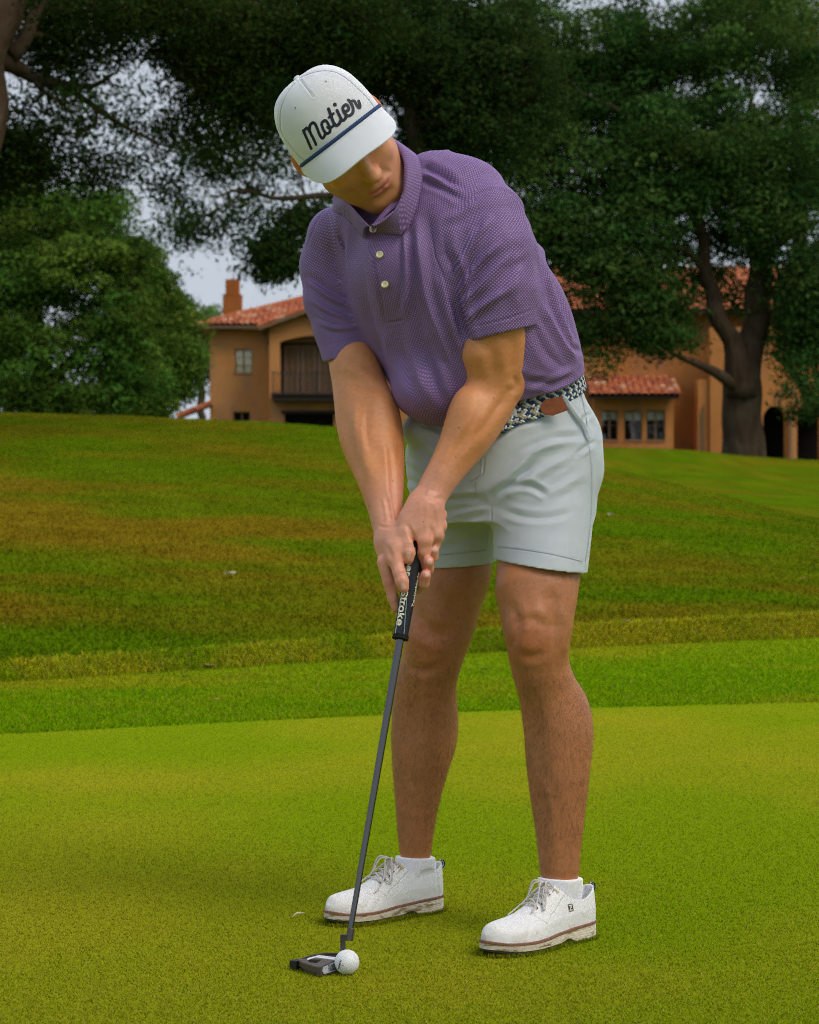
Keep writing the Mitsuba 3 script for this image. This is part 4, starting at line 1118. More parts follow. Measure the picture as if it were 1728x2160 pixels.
v, n = skin.vertices, skin.vertex_normals
pz = 1080 - (v[:, 2] - CAM_H) / v[:, 1] * F_PX
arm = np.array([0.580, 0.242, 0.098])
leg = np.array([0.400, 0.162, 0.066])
head = np.array([0.680, 0.325, 0.185])
hand = np.array([0.640, 0.300, 0.205])
dh = np.minimum(np.linalg.norm(v - Hn(893, 1110, 0), axis=1), np.linalg.norm(v - Hn(850, 1190, 0), axis=1))
wh = np.clip((0.14 - dh) / 0.06, 0, 1)[:, None]
LB = Body()
limb(LB, NEAR_LEG, 0.014)
limb(LB, FAR_LEG, 0.014)
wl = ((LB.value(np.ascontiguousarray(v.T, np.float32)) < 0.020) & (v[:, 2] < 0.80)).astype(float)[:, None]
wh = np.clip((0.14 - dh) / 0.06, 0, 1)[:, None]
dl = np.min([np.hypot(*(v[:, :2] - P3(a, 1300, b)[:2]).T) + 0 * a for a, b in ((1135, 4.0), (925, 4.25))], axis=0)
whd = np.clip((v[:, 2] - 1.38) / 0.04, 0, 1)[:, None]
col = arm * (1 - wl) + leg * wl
col = col * (1 - wh) + hand * wh
col = col * (1 - whd) + head * whd
blot = meshkit.fbm(v * 18, 4, 5)[:, None]
fine = meshkit.fbm(v * 190, 2, 8)[:, None]
col = col * (0.88 + 0.24 * blot) * (0.89 + 0.22 * fine)
col[:, 1:] *= (1.03 - 0.12 * meshkit.fbm(v * 25, 3, 11))[:, None]
# dark hair lying on the legs, redder knees, pink knuckles and finger tips
st = meshkit.fbm(np.stack([v[:, 0] * 420, v[:, 1] * 420, v[:, 2] * 120 + 8 * meshkit.noise(v * 40)], 1), 3, 3)
hairy = wl[:, 0] * np.clip((v[:, 2] - 0.09) / 0.10, 0, 1) * np.clip((0.74 - v[:, 2]) / 0.2, 0.25, 1)
col *= (1 - 0.12 * hairy * np.clip((st - 0.42) / 0.25, 0, 1))[:, None]
for c, r, tint in ((P3(1112, 1350, 3.95), 0.05, (1.02, 0.80, 0.82)), (P3(900, 1355, 4.19), 0.05, (1.0, 0.84, 0.84)), (Hn(898, 1213, -.014), .02, (1.04, .80, .82)), (Hn(904, 1184, -.022), .02, (1.04, .78, .80)), (Hn(852, 1240, -.03), .016, (1.0, .84, .84)),
                   (Hn(862, 1179, -.03), .016, (1.0, .84, .84)), (Hn(896, 1139, -.03), .018, (1.0, .88, .88)), (Hn(822, 1235, 0), .035, (1.0, .84, .84)), (Hd(0.0, .11, -.041), .016, (1.0, .90, .88)), (Hd(-0.083, -.012, 0), .04, (1.05, .62, .50)), (Hd(0.083, -.012, 0), .04, (1.05, .66, .54)),
                   (Hd(0.045, .06, -.015), .03, (1.0, .90, .90)), (Hd(-0.045, .06, -.015), .03, (1.0, .90, .90))):
    w = np.clip(1 - np.linalg.norm(v - c, axis=1) / r, 0, 1)[:, None] ** 0.7
    col *= 1 + w * (np.array(tint) - 1)
q = (v - EAR) @ HR
on = (q[:, 1] > 0.05) & (np.abs(q[:, 0]) < 0.03)
ux = q[:, 0]
up_z, lo_z = -0.0712 - 1.5 * ux ** 2 - 0.0016 * np.exp(-(ux / 0.004) ** 2), -0.0906 + 14 * ux ** 2
lip = on * np.clip((up_z - q[:, 2]) / 0.0015, 0, 1) * np.clip((q[:, 2] - lo_z) / 0.0015, 0, 1) * np.clip((0.026 - np.abs(ux)) / 0.004, 0, 1)
col = col * (1 - 0.9 * lip[:, None]) + np.array([0.44, 0.13, 0.11]) * 0.9 * lip[:, None]
beard = (q[:, 1] > 0.0) * np.clip((-0.035 - q[:, 2]) / 0.02, 0, 1) * (q[:, 2] > -0.14) * (np.linalg.norm(q, axis=1) < 0.2) * (1 - lip)
col *= (1 - 0.22 * beard * (0.6 + 0.8 * fine[:, 0]))[:, None]
brow = (np.abs(np.abs(ux) - 0.031) < 0.022) * np.exp(-((q[:, 2] - 0.031 + 6 * (np.abs(ux) - 0.03) ** 2) / 0.0042) ** 2) * (q[:, 1] > 0.05)
col *= (1 - 0.75 * brow)[:, None]
mole = [(Hd(-0.043, .075, -.056), .0022), (Hd(0.050, .06, -.008), .0014), (Hd(0.044, .07, -.02), .0012), (Hd(.058, .05, -.03), .0013), (P3(1036, 843, 3.94), .0024), (P3(974, 905, 3.92), .0018), (P3(960, 962, 3.9), .0018), (P3(992, 829, 3.95), .0016), (P3(827, 1018, 3.95), .0018), (P3(1158, 1565, 3.98), .0024), (P3(1185, 1290, 3.97), .0022), (P3(893, 1101, 3.87), .0012), (P3(787, 1066, 3.94), .0015)]
kt = cKDTree(v)
for c, r in mole:
    d, i = kt.query(c)
    for j in kt.query_ball_point(v[i], r * .95):
        col[j] *= 0.35
# finger nails
for tip, ax in (((852, 1236, -.040), (847, 1205, -.034)), ((862, 1174, -.042), (858, 1150, -.036)), ((902, 1210, -.024), (893, 1238, .0)), ((908, 1181, -.034), (901, 1206, -.01)), ((920, 1158, -.014), (912, 1182, .0))):
    a, b = Hn(*tip), Hn(*ax)
    d, i = kt.query(a)
    ay = nz(b - a)
    j = np.array(kt.query_ball_point(v[i], 0.010))
    w = v[j] - v[i]
    along = w @ ay
    side = np.linalg.norm(w - along[:, None] * ay, axis=1)
    m = (((along - .001) / 0.0062) ** 4 + (side / 0.0048) ** 4 < 1) & (n[j] @ n[i] > 0.45)
    col[j[m]] = col[j[m]] * 0.2 + np.array([0.74, 0.46, 0.42]) * 0.8
skin.vertices = v
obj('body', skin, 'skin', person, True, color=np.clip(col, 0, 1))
# ------------------------------------------------------------------ clothes
def charts(mesh, fn):
    """Splits the mesh where its texture chart changes: fn(points) -> (chart number, u, v, period of u or 0)."""
    tri = mesh.vertices[mesh.faces]
    cid = fn(tri.mean(1))[0]
    nrm = mesh.vertex_normals
    vs, fs, uvs, ns, k = [], [], [], [], 0
    for c in np.unique(cid):
        f = mesh.faces[cid == c]
        _, u, w, per = fn(mesh.vertices, c)
        fu = u[f]
        if per:
            fu = fu - per * np.round((fu - fu[:, :1]) / per)
        corner = np.stack([f.ravel(), np.round((fu.ravel() - u[f.ravel()]) / per).astype(int) if per else 0 * f.ravel()], 1)
        uniq, inv = np.unique(corner, axis=0, return_inverse=True)
        inv = inv.ravel()
        vs.append(mesh.vertices[uniq[:, 0]])
        ns.append(nrm[uniq[:, 0]])
        uvs.append(np.stack([u[uniq[:, 0]] + per * uniq[:, 1], w[uniq[:, 0]]], 1))
        fs.append(inv.reshape(-1, 3) + k)
        k += len(uniq)
    return trimesh.Trimesh(np.vstack(vs), np.vstack(fs), process=False), np.vstack(uvs), np.vstack(ns)


def ply_n(mesh, mat, uv, nrm):
    """A ply with given normals (smooth across the seams of its charts)."""
    path = meshkit.write_ply((mesh.vertices, mesh.faces), False, uv, None, normals=nrm)
    return {'type': 'ply', 'filename': path, 'face_normals': False, 'bsdf': {'type': 'ref', 'id': mat}}


# the polo
side_t = nz(Lv + 0.10 * UP)
TORSO = [(P3(1066, 868, 4.19), .182, .140), (P3(1040, 800, 4.155), .196, .160), (P3(1008, 730, 4.125), .204, .172), (P3(968, 655, 4.10), .210, .172), (P3(926, 575, 4.08), .214, .160), (P3(894, 500, 4.065), .206, .140),
         (P3(884, 440, 4.055), .180, .122), (P3(868, 395, 4.045), .128, .098), (P3(856, 360, 4.04), .078, .078)]
S = Body()
torso = loft(TORSO, None, Fv, (0.0, -0.004))
axp = nz(UP * 1.0 + Fv * 0.36)
S.add(lambda p: np.maximum(torso(p), float(axp @ P3(1150, 824, 4.03)) - axp.astype(np.float32) @ p), 0.0)
S.add(ellipsoid(P3(912, 826, 4.04), (.072, .078, .058)), .06)
S.add(ellipsoid(P3(975, 392, 4.05), (.065, .08, .045)), .05)
S.add(cone(P3(905, 372, 4.01), P3(985, 400, 3.99), .040, .045), .05)
S.add(cone(P3(785, 462, 4.06), P3(705, 498, 4.14), .052, .050), .05)
S.add(ellipsoid(P3(845, 560, 3.99), (.07, .06, .07)), .06)
S.add(cone(P3(1190, 745, 4.24), P3(1203, 738, 4.23), .022, .020), .03)
RS = [P3(722, 505, 4.15), P3(703, 560, 4.165), P3(707, 630, 4.16), P3(722, 690, 4.15), P3(736, 752, 4.135)]
RSr = [.062, .061, .060, .0545, .0500]
LS = [P3(1032, 462, 3.965), P3(1044, 530, 3.955), P3(1050, 610, 3.955), P3(1051, 705, 3.965)]
LSr = [.068, .0755, .0765, .0715]


def clipped(a, b, r1, r2, n, at):
    c, n = cone(a, b, r1, r2), np.asarray(n, np.float32)
    at = float(np.dot(n, at))
    return lambda p: np.maximum(c(p), n @ p - at)


rs_cut, ls_cut = nz([0.22, 0.06, -1]), nz([0.24, 0.06, -1])
for pts, rr, cut, k in ((RS, RSr, rs_cut, .022), (LS, LSr, ls_cut, .018)):
    for i in range(len(pts) - 1):
        last = i == len(pts) - 2
        b = pts[i + 1] + (nz(pts[i + 1] - pts[i]) * 0.03 if last else 0)
        S.add(clipped(pts[i], b, rr[i], rr[i + 1], cut, pts[-1]) if last else cone(pts[i], b, rr[i], rr[i + 1]), k if i < 2 else .012)
    e = nz(pts[-1] - pts[-2])
    S.sub((lambda c: lambda p: np.maximum(c(p), .004 - torso(p)))(cone(pts[-1] - e * 0.018, pts[-1] + e * 0.05, rr[-1] - .0065, rr[-1] - .0055)), .0)
S.sub(cone(NECK + nz(EAR - NECK) * 0.0, Hd(0, -0.02, -0.03), .070, .062), .008)
shirt = S.mesh((-0.32, 3.76, 0.93), (0.46, 4.46, 1.56), 0.0030)
shirt.vertices += shirt.vertex_normals * (0.0030 * (meshkit.fbm(shirt.vertices * [16, 16, 7], 3, 21) - 0.5))[:, None]
G, W1 = -0.0016, 0.0022
folds(shirt, [
    ([(932, 488), (936, 532), (958, 584), (966, 651), (973, 716)], -.010, .010), ([(960, 598), (985, 545), (1012, 500), (1030, 470)], .0080, .0060), ([(968, 628), (1005, 572), (1048, 525)], .0080, .0058), ([(974, 655), (1020, 600), (1082, 540)], .0066, .0062), ([(975, 690), (1015, 655), (1070, 618)], .0040, .0060), ([(962, 575), (980, 530), (1000, 492)], .0055, .0050), ([(1000, 640), (1050, 585), (1110, 535)], .0030, .0060),
    ([(980, 668), (1040, 640), (1100, 590)], .0030, .010), ([(976, 442), (1000, 420), (1024, 408), (1050, 404), (1072, 410), (1094, 425), (1108, 448), (1117, 503)], G * 1.6, .0028),
    ([(971, 696), (1047, 684), (1130, 652)], G, W1), ([(883, 350), (935, 373), (958, 402)], -.006, .009), ([(887, 382), (939, 404), (974, 430)], -.005, .007), ([(890, 365), (930, 388), (968, 415)], .005, .006),
    ([(1100, 560), (1085, 620), (1090, 660)], .003, .012), ([(940, 470), (975, 455), (1000, 430)], .004, .008)], 3.95, .16, crisp=1.4, squeeze=.9)
folds(shirt, [
    ([(852, 490), (858, 577), (853, 668)], .0085, .0058), ([(902, 450), (916, 540), (946, 620), (990, 748)], -.0090, .0110), ([(880, 470), (897, 614), (930, 707), (962, 790)], .0085, .0080), ([(868, 600), (885, 700), (915, 800), (938, 850)], -.0060, .0095),
    ([(860, 690), (876, 760), (900, 840)], .0040, .008), ([(846, 720), (858, 780), (878, 840)], -.0036, .008), ([(900, 720), (918, 790), (930, 850)], -.0040, .008), ([(930, 760), (948, 810), (955, 850)], .0036, .008), ([(812, 690), (820, 740), (832, 780)], .0045, .0095), ([(920, 560), (952, 660), (985, 770)], .0060, .009),
    ([(780, 503), (796, 590), (815, 675)], G * 2, .0026), ([(815, 676), (834, 674), (853, 670)], G * 2, .0026), ([(846, 500), (850, 580), (853, 670)], G * 1.7, .0026), ([(735, 470), (738, 560), (755, 650), (780, 730)], .0060, .0085),
    ([(709, 450), (714, 540), (740, 636), (768, 728)], -.0095, .0105), ([(760, 520), (768, 600), (790, 690), (820, 770)], -.0040, .010)], 3.93, .13, crisp=1.4, squeeze=.85)
folds(shirt, [
    ([(650, 590), (690, 622), (735, 645)], .0070, .0048), ([(658, 630), (700, 660), (748, 676)], .0075, .0050), ([(672, 676), (715, 693), (755, 690)], .0062, .0046), ([(664, 652), (705, 678), (750, 684)], .0050, .0042), ([(655, 560), (690, 590), (725, 610)], .0035, .0075),
    ([(684, 728), (725, 722), (768, 705)], G, W1), ([(700, 425), (668, 470), (648, 520)], G, W1), ([(690, 440), (700, 520), (712, 580)], -.003, .009)], 4.10, .12, crisp=1.4, squeeze=.9)
folds(shirt, [
    ([(1134, 473), (1140, 562), (1150, 640)], .006, .009), ([(1141, 545), (1170, 635), (1195, 700)], -.008, .007), ([(1150, 600), (1178, 680), (1208, 745)], .006, .006), ([(1132, 651), (1175, 725), (1216, 772)], .006, .008), ([(1100, 812), (1150, 816), (1196, 797)], -.006, .007), ([(1120, 700), (1150, 760), (1195, 785)], -.004, .010),
    ([(1000, 830), (1060, 800), (1110, 790)], .004, .010), ([(1110, 830), (1160, 808), (1205, 782)], .004, .006), ([(1196, 730), (1212, 742), (1226, 738)], -.004, .006)], 4.1, .25, .5, 1.4, .9)

e_r, e_l = nz(RS[-1] - RS[1]), nz(LS[-1] - LS[0])
sl_r = [cone(a, b, r, s) for a, b, r, s in zip(RS[:-1], RS[1:], RSr, RSr[1:])]
sl_l = [cone(a, b, r, s) for a, b, r, s in zip(LS[:-1], LS[1:], LSr, LSr[1:])]


def shirt_chart(p, which=None):
    q = np.ascontiguousarray(p.T, np.float32)
    dt, dR, dL = torso(q), np.min([f(q) for f in sl_r], 0), np.min([f(q) for f in sl_l], 0)
    cid = np.where((dR < dt - .004) & (dR < dL), 1, np.where(dL < dt - .004, 2, 0))
    if which is None:
        return (cid,)
    o, ax, fr, R = ((torso.c0, torso.axis, -torso.front, .19), (RS[1], e_r, nz(np.cross(e_r, [0.3, 1, 0])), .058), (LS[0], e_l, nz(np.cross(e_l, [0.3, 1, 0])), .073))[which]
    h = (p - o) @ ax
    if which == 0:
        tt = np.clip(h, 0, None)
        o = o + 0 * ax
        cen = PchipInterpolator([(c - torso.c0) @ torso.axis for c, _, _ in TORSO], np.array([c for c, _, _ in TORSO]), axis=0)(np.clip(tt, 0, (TORSO[-1][0] - torso.c0) @ torso.axis))
        r = p - cen
    else:
        r = p - o
        r = r - (r @ ax)[:, None] * ax
    fr = nz(fr - (fr @ ax) * ax)
    sd = np.cross(ax, fr)
    per = 0.0062 * round(2 * np.pi * R / 0.0062)
    return cid, np.arctan2(r @ sd, r @ fr) / (2 * np.pi) * per, h, per


m, uv, nn = charts(shirt, shirt_chart)
shirt_key = obj('shirt', ply_n(m, 'polo_fabric', uv, nn), None, person, label='purple polo shirt with small white dots and three buttons')


class Front:
    """Finds the depth of a surface's front side at a pixel."""

    def __init__(self, *meshes):
        self.v = np.vstack([m.vertices for m in meshes])
        s = F_PX / self.v[:, 1]
        self.t = cKDTree(np.stack([864 + self.v[:, 0] * s, 1080 - (self.v[:, 2] - CAM_H) * s], 1))

    def at(self, px, py, off=0.0, r=5.0):
        i = self.t.query_ball_point((px, py), r) or [self.t.query((px, py))[1]]
        return P3(px, py, self.v[i, 1].min() - off)


fr_shirt = Front(shirt)
# the collar: a fall on either side, folded over at the neck, meeting behind it
fall_l_in = [Hd(0.030, -0.085, -0.060), Hd(0.060, -0.055, -0.055), P3(836, 312, 3.97), P3(852, 350, 3.935), P3(851, 395, 3.92), P3(840, 432, 3.91), P3(815, 462, 3.905), P3(789, 478, 3.905)]
fall_l_out = [P3(862, 335, 4.10), P3(876, 326, 4.03), fr_shirt.at(884, 336, .004), fr_shirt.at(891, 372, .008), fr_shirt.at(884, 420, .009), fr_shirt.at(872, 458, .009), fr_shirt.at(863, 478, .008), fr_shirt.at(849, 495, .008), fr_shirt.at(788, 490, .008)]
fall_r_in = [Hd(0.030, -0.085, -0.060), Hd(-0.030, -0.085, -0.062), Hd(-0.062, -0.052, -0.062), P3(716, 404, 4.03), P3(741, 432, 3.97), P3(764, 460, 3.925), P3(780, 477, 3.907)]
fall_r_out = [P3(862, 335, 4.10), P3(800, 372, 4.14), P3(726, 420, 4.10), fr_shirt.at(702, 432, .004), fr_shirt.at(722, 452, .006), fr_shirt.at(746, 478, .006), fr_shirt.at(767, 504, .006)]
for k, (ci, co) in enumerate(((fall_l_in, fall_l_out), (fall_r_in, fall_r_out))):
    a, b = curve(ci, 60), np.vstack([curve(co[:-2], 42), np.linspace(co[-2], co[-1], 19)[1:]])
    w = np.linspace(0, 1, 16)[None, :, None]
    P = a[:, None] * (1 - w) + b[:, None] * w
    out = nz([-0.3, -0.8, 0.35])
    P = P + out * (0.013 * np.sin(np.pi * np.clip(w * 1.02, 0, 1)) ** 0.8)
    P = P[:, ::-1] if k == 0 else P
    g = sheet(P, 0.0022)
    if g.vertex_normals[:100].mean(0)[1] > 0:
        g.invert()
    ids = np.clip((np.arange(len(g.vertices)) % (60 * 16)), 0, 959)
    uvc = np.stack([(ids // 16) * 0.0062, (ids % 16) * 0.0034], 1)
    obj('collar', g, 'polo_fabric', shirt_key, True, uv=uvc, label='turned-down purple polo collar' if k == 0 else None)
band = sheet(np.stack([curve([P3(786, 492, 3.915), P3(800, 470, 3.915), P3(846, 430, 3.94)], 20), curve([P3(786, 476, 3.922), P3(800, 458, 3.925), P3(843, 415, 3.95)], 20)], 1), .002)
obj('collar_stand', band, 'polo_fabric', shirt_key, True, uv=band.vertices[:, [0, 2]])
for i, (bx_, by_) in enumerate(((787, 481), (801, 537), (812, 600))):
    c = fr_shirt.at(bx_, by_, .0035) if i else P3(bx_, by_ + 2, fall_l_out[-1][1] - .024)
    prof = np.array([[0, .0012], [.003, .0012], [.0042, .0022], [.0056, .0020], [.0062, .0008], [.0060, -.0012], [0, -.0012]]) * 1.15
    bt = trimesh.creation.revolve(prof[::-1], sections=28)
    zax = nz([-0.35, -0.9, 0.25])
    bk = obj('button', place(bt, frame(zax), c), 'button_shell', shirt_key, 35)
    hs = join([place(trimesh.creation.cylinder(.0006, .0006, sections=8), np.eye(3), [sx * .0011, sy * .0011, .0013]) for sx in (-1, 1) for sy in (-1, 1)])
    obj('hole', place(hs, frame(zax), c), 'dark_line', bk, kind='stuff')

# the shorts
Z = Body()
PEL = [(P3(1068, 1060, 4.18), .180, .160), (P3(1066, 1010, 4.185), .200, .178), (P3(1062, 950, 4.19), .204, .182), (P3(1060, 900, 4.19), .194, .172), (P3(1054, 850, 4.18), .178, .150), (P3(1050, 822, 4.175), .174, .146)]
axp = nz(UP * 1.0 + Fv * 0.36)
pel = loft(PEL, None, Fv, (0.03, 0.05))
top_n, top_p = axp.astype(np.float32), P3(1040, 834, 4.18)
Z.add(lambda p: np.maximum(pel(p), top_n @ p - float(axp @ top_p)), 0.0)
Z.add(ellipsoid(P3(1186, 930, 4.27), (.077, .082, .085)), .05)
Z.add(ellipsoid(P3(890, 905, 4.13), (.038, .05, .034)), .03)
for hip, hem, r1, r2, cut, k in ((P3(1150, 990, 4.12), P3(1141, 1193, 4.035), .102, .0895, nz([-.15, .05, -1]), .03), (P3(966, 990, 4.25), P3(958, 1190, 4.245), .094, .0825, nz([.06, .06, -1]), .02)):
    Z.add(clipped(hip, hem + (hem - hip) * .2, r1, r2 + (r2 - r1) * .2, cut, hem), k)
for hip, hem, r1, r2 in ((P3(1150, 990, 4.12), P3(1141, 1193, 4.035), .102, .0895), (P3(966, 990, 4.25), P3(958, 1190, 4.245), .094, .0825)):
    e = nz(hem - hip)
    Z.sub(cone(hem - e * .026, hem + e * .06, r2 - .0080, r2 - .0075), .0)
Z.add(cone(P3(1052, 1020, 4.13), P3(1045, 1052, 4.15), .05, .03), .03)
shorts = Z.mesh((-0.06, 3.88, 0.66), (0.47, 4.50, 1.08), 0.0028)
shorts.vertices += shorts.vertex_normals * (0.0016 * (meshkit.fbm(shorts.vertices * [14, 14, 22], 3, 31) - 0.5))[:, None]
folds(shorts, [
    ([(1128, 977), (1090, 1008), (1042, 1046)], -0.00712, .0085), ([(1190, 930), (1118, 958), (1070, 1005), (1030, 1040)], 0.00562, .0110), ([(1236, 919), (1183, 923), (1104, 952)], -0.00450, .0080), ([(1152, 1049), (1102, 1024), (1058, 1036)], -0.00562, .0075),
    ([(1198, 1081), (1129, 1092), (1056, 1074)], -0.00337, .0085), ([(1200, 965), (1150, 990), (1100, 1030)], 0.00375, .009), ([(1230, 1000), (1180, 1030), (1120, 1060)], 0.00263, .010), ([(1190, 837), (1212, 872), (1233, 901), (1242, 925)], 0.00285, .0045), ([(1186, 845), (1206, 878), (1228, 908)], -0.00225, .0030),
    ([(1241, 925), (1250, 1023), (1234, 1185)], -.0018, .0022), ([(1046, 1152), (1140, 1164), (1232, 1184)], -.0012, .0018), ([(1010, 905), (1060, 890), (1120, 880)], -0.00375, .010), ([(1040, 940), (1110, 905), (1180, 890)], 0.00300, .012), ([(1235, 850), (1246, 880), (1258, 905)], -0.00225, .006),
    ([(1215, 800), (1232, 850), (1240, 900)], -.0016, .0024), ([(1255, 870), (1236, 880), (1226, 895)], -0.00300, .005), ([(1262, 930), (1240, 940), (1215, 960)], -0.00300, .006)], 4.05, .30, .6, 1.35, .72)
folds(shorts, [
    ([(937, 1056), (970, 1053), (1010, 1050)], -0.00562, .0070), ([(1028, 1070), (990, 1078), (950, 1090)], 0.00360, .0080), ([(1023, 1102), (975, 1120), (935, 1136)], 0.00337, .0090), ([(1015, 1128), (970, 1146), (930, 1158)], -0.00263, .009), ([(866, 968), (888, 990), (914, 1012)], 0.00450, .0080), ([(858, 1005), (880, 1022), (900, 1030)], -0.00413, .007),
    ([(868, 930), (900, 960), (935, 985)], -0.00450, .009), ([(1016, 966), (1014, 1000), (1004, 1010), (990, 1014)], -.0016, .0020), ([(912, 1172), (960, 1168), (1026, 1160)], -.0012, .0018),
    ([(880, 900), (920, 905), (950, 920)], -0.00450, .008), ([(1032, 1065), (1030, 1110), (1026, 1160)], -.0016, .0022), ([(845, 1060), (870, 1075), (900, 1070)], 0.00300, .008)], 4.14, .16, .6, 1.35, .75)
shorts_key = obj('shorts', shorts, 'shorts_fabric', person, True, label='pale grey golf shorts ending above the knee')
fr_shorts = Front(shorts, shirt)


def flat_strip(px, w, off, front, zx, n=26, thick=.0016):
    """A narrow strip of cloth laid on a surface along pixels, w metres wide across the direction zx."""
    c = np.array([front.at(x, y, off, 7) for x, y in curve(np.array(px, float), n)])
    zx = nz(zx)
    P = np.stack([c - zx * w / 2, c - zx * w / 4 + [0, -.0006, 0], c + zx * w / 4 + [0, -.0006, 0], c + zx * w / 2], 1)
    g = sheet(P, thick)
    return g if g.vertex_normals[:n * 4].mean(0)[1] < 0 else (g.invert(), g)[1]


obj('belt_loop', flat_strip([(1075, 842), (1081, 862), (1089, 888)], .011, .010, fr_shorts, [1, 0, .3], 10), 'shorts_fabric', shorts_key, True)
#obj('belt_loop', flat_strip([(1214, 772), (1220, 782), (1228, 796)], .008, .008, fr_shorts, [1, 0, .5], 10), 'shorts_fabric', shorts_key, True)
obj('pocket_welt', flat_strip([(1190, 838), (1212, 872), (1233, 901), (1242, 926)], .008, .003, fr_shorts, [.9, 0, .4]), 'shorts_fabric', shorts_key, True)

from scipy.ndimage import gaussian_filter1d
for ln in ([(1047, 1153), (1140, 1165), (1231, 1185)], [(908, 1172), (960, 1168), (1026, 1160)], [(1241, 928), (1249, 1023), (1235, 1186)], [(1016, 962), (1015, 992), (1007, 1008), (990, 1014)], [(1186, 846), (1206, 880), (1228, 912)], [(1214, 800), (1231, 850), (1239, 900)], [(1003, 1016), (1005, 1032), (1004, 1046)]):
    q = np.array([fr_shorts.at(x, y, .0006, 2.5) for x, y in curve(np.array(ln, float), 60)])
    q[:, 1] = gaussian_filter1d(q[:, 1], 3, mode='nearest')
    q = np.array([P3(x, y, d) for (x, y), d in zip(curve(np.array(ln, float), 60), q[:, 1])])
    obj('seam', tube(q, .00048, 5), 'seam_thread', shorts_key, True)
# the braided belt and its leather tip
belt = numbered(person + '__belt')
labels[belt] = {'label': 'navy, white and tan braided belt with a brown leather tip'}
tiny = trimesh.creation.icosphere(subdivisions=1)
braid = {'navy': [], 'white': [], 'tan': []}


def weave(path, nrm, width, rows, step, mix):
    s = np.r_[0, np.cumsum(np.linalg.norm(np.diff(path, axis=0), axis=1))]
    n = int(s[-1] / step)
    ip, iq = PchipInterpolator(s, path, axis=0), PchipInterpolator(s, nrm, axis=0)
    for i in range(n):
        for r in range(rows):
            t = (i + 0.5 * (r % 2)) * step
            c, z = ip(min(t, s[-1])), nz(iq(min(t, s[-1])))
            x = nz(ip(min(t + .002, s[-1])) - ip(max(t - .002, 0)))
            y = nz(np.cross(z, x))
            a = math.radians(38 if r % 2 else -38)
            d, e = x * math.cos(a) + y * math.sin(a), -x * math.sin(a) + y * math.cos(a)
            k = mix[(i * 2 + r * (1 if r % 2 else 3)) % len(mix)]
            m_ = tiny.copy()
            m_.vertices = c + y * ((r + .5) / rows - .5) * width + (m_.vertices * [step * .78, width / rows * .50, .0022]) @ np.stack([d, e, z])
            braid[k].append(m_)


th = np.linspace(0, 2 * np.pi, 120)
bf, bsd = nz(Fv - (Fv @ axp) * axp), nz(np.cross(nz(Fv - (Fv @ axp) * axp), axp))
ring_n = np.cos(th)[:, None] * bsd + np.sin(th)[:, None] * bf
cb = P3(1052, 832, 4.18)
ring = cb + np.cos(th)[:, None] * bsd * .181 + np.sin(th)[:, None] * bf * .152 - axp * .004
weave(ring, ring_n, .030, 6, .0066, ['navy', 'white', 'navy', 'navy', 'white', 'tan'])
tail_px = [(1052, 900), (1076, 884), (1104, 872), (1134, 864), (1150, 860)]
tail = np.array([fr_shorts.at(x, y, .007, 7) for x, y in curve(np.array(tail_px, float), 12)])
tail[:, 1] = np.linspace(tail[0, 1], tail[-1, 1], 12) - .004
weave(tail, np.tile(nz([-.1, -1, .15]), (12, 1)), .0315, 7, .0066, ['navy', 'tan', 'navy', 'white', 'tan', 'navy', 'white', 'tan'])
for k_, ms in braid.items():
    obj('braid', join(ms), 'strand_' + k_, belt, True, label=f'{k_} strands of the braided belt', kind='stuff')
tp = Polygon([(-.0240, -.002), (-.021, .0065), (-.012, .0130), (.016, .0160), (.026, -.0090), (-.003, -.0170), (-.016, -.0140), (-.022, -.0090)]).buffer(.003, quad_segs=6).buffer(-.002)
tz = nz([-.12, -1, .2])
tx = nz(np.array([1, 0, .06]) - (np.array([1, 0, .06]) @ tz) * tz)
tc = P3(1168, 857, tail[-1, 1] - .006)
lt = obj('leather_tip', place(join([extrude(tp, .0034), extrude(tp.buffer(-.0018), .0006, .0034)]), np.stack([tx, np.cross(tz, tx), tz], 1), tc), 'tan_leather', belt, 30, label='brown leather tip of the belt')

# the cap: crown, brim, cord, button, eyelets, lettering; s to his left, f forward, t up the crown
ct, stt = math.cos(TILT), math.sin(TILT)
CR = np.stack([hl, hf * ct + hu * stt, hu * ct - hf * stt], 1)
CO = EAR + CR @ np.array([0.0, 0.0, 0.0])
CA, CB, CHt = .0915, .1010, .134


def crown_f(s, t, grow=0.0):
    """How far forward the crown's front lies at side s and height t."""
    a, b, h = CA + grow, CB + grow, CHt + grow
    c = np.clip(1 - (np.clip(t, 0, h) / h) ** 3.0, 0, 1) ** (1 / 3.0)
    return b * np.clip(c ** 2.2 - (np.abs(s) / a) ** 2.2, 0, 1) ** (1 / 2.2)


na, ne = 220, 110
ph = np.linspace(0, 2 * np.pi, na, endpoint=False)
el = np.sin(np.linspace(0, 1, ne) * np.pi / 2) ** 1.0
cc = (1 - el ** 3.0) ** (1 / 3.0)
cp, sp = np.cos(ph), np.sin(ph)
rr = (np.abs(cp) ** 2.2 + np.abs(sp) ** 2.2) ** (-1 / 2.2)
lean = 0.0
Pq = np.stack([CA * cc[:, None] * (cp * rr), CB * cc[:, None] * (sp * rr), CHt * el[:, None] + 0 * cp[None] - 0.012 * (el[:, None] < .001)], -1)
cr = sheet(Pq, .0022, wrap=True)
if (cr.vertex_normals[:na * ne] * (cr.vertices[:na * ne] - [0, 0, .05])).sum(1).mean() < 0:
    cr.invert()
z2 = lambda pts: [((x - 690) * .826 / 4938 - (y - 730) * .563 / 4938, -((x - 690) * .563 + (y - 730) * .826) / 4938) for x, y in pts]
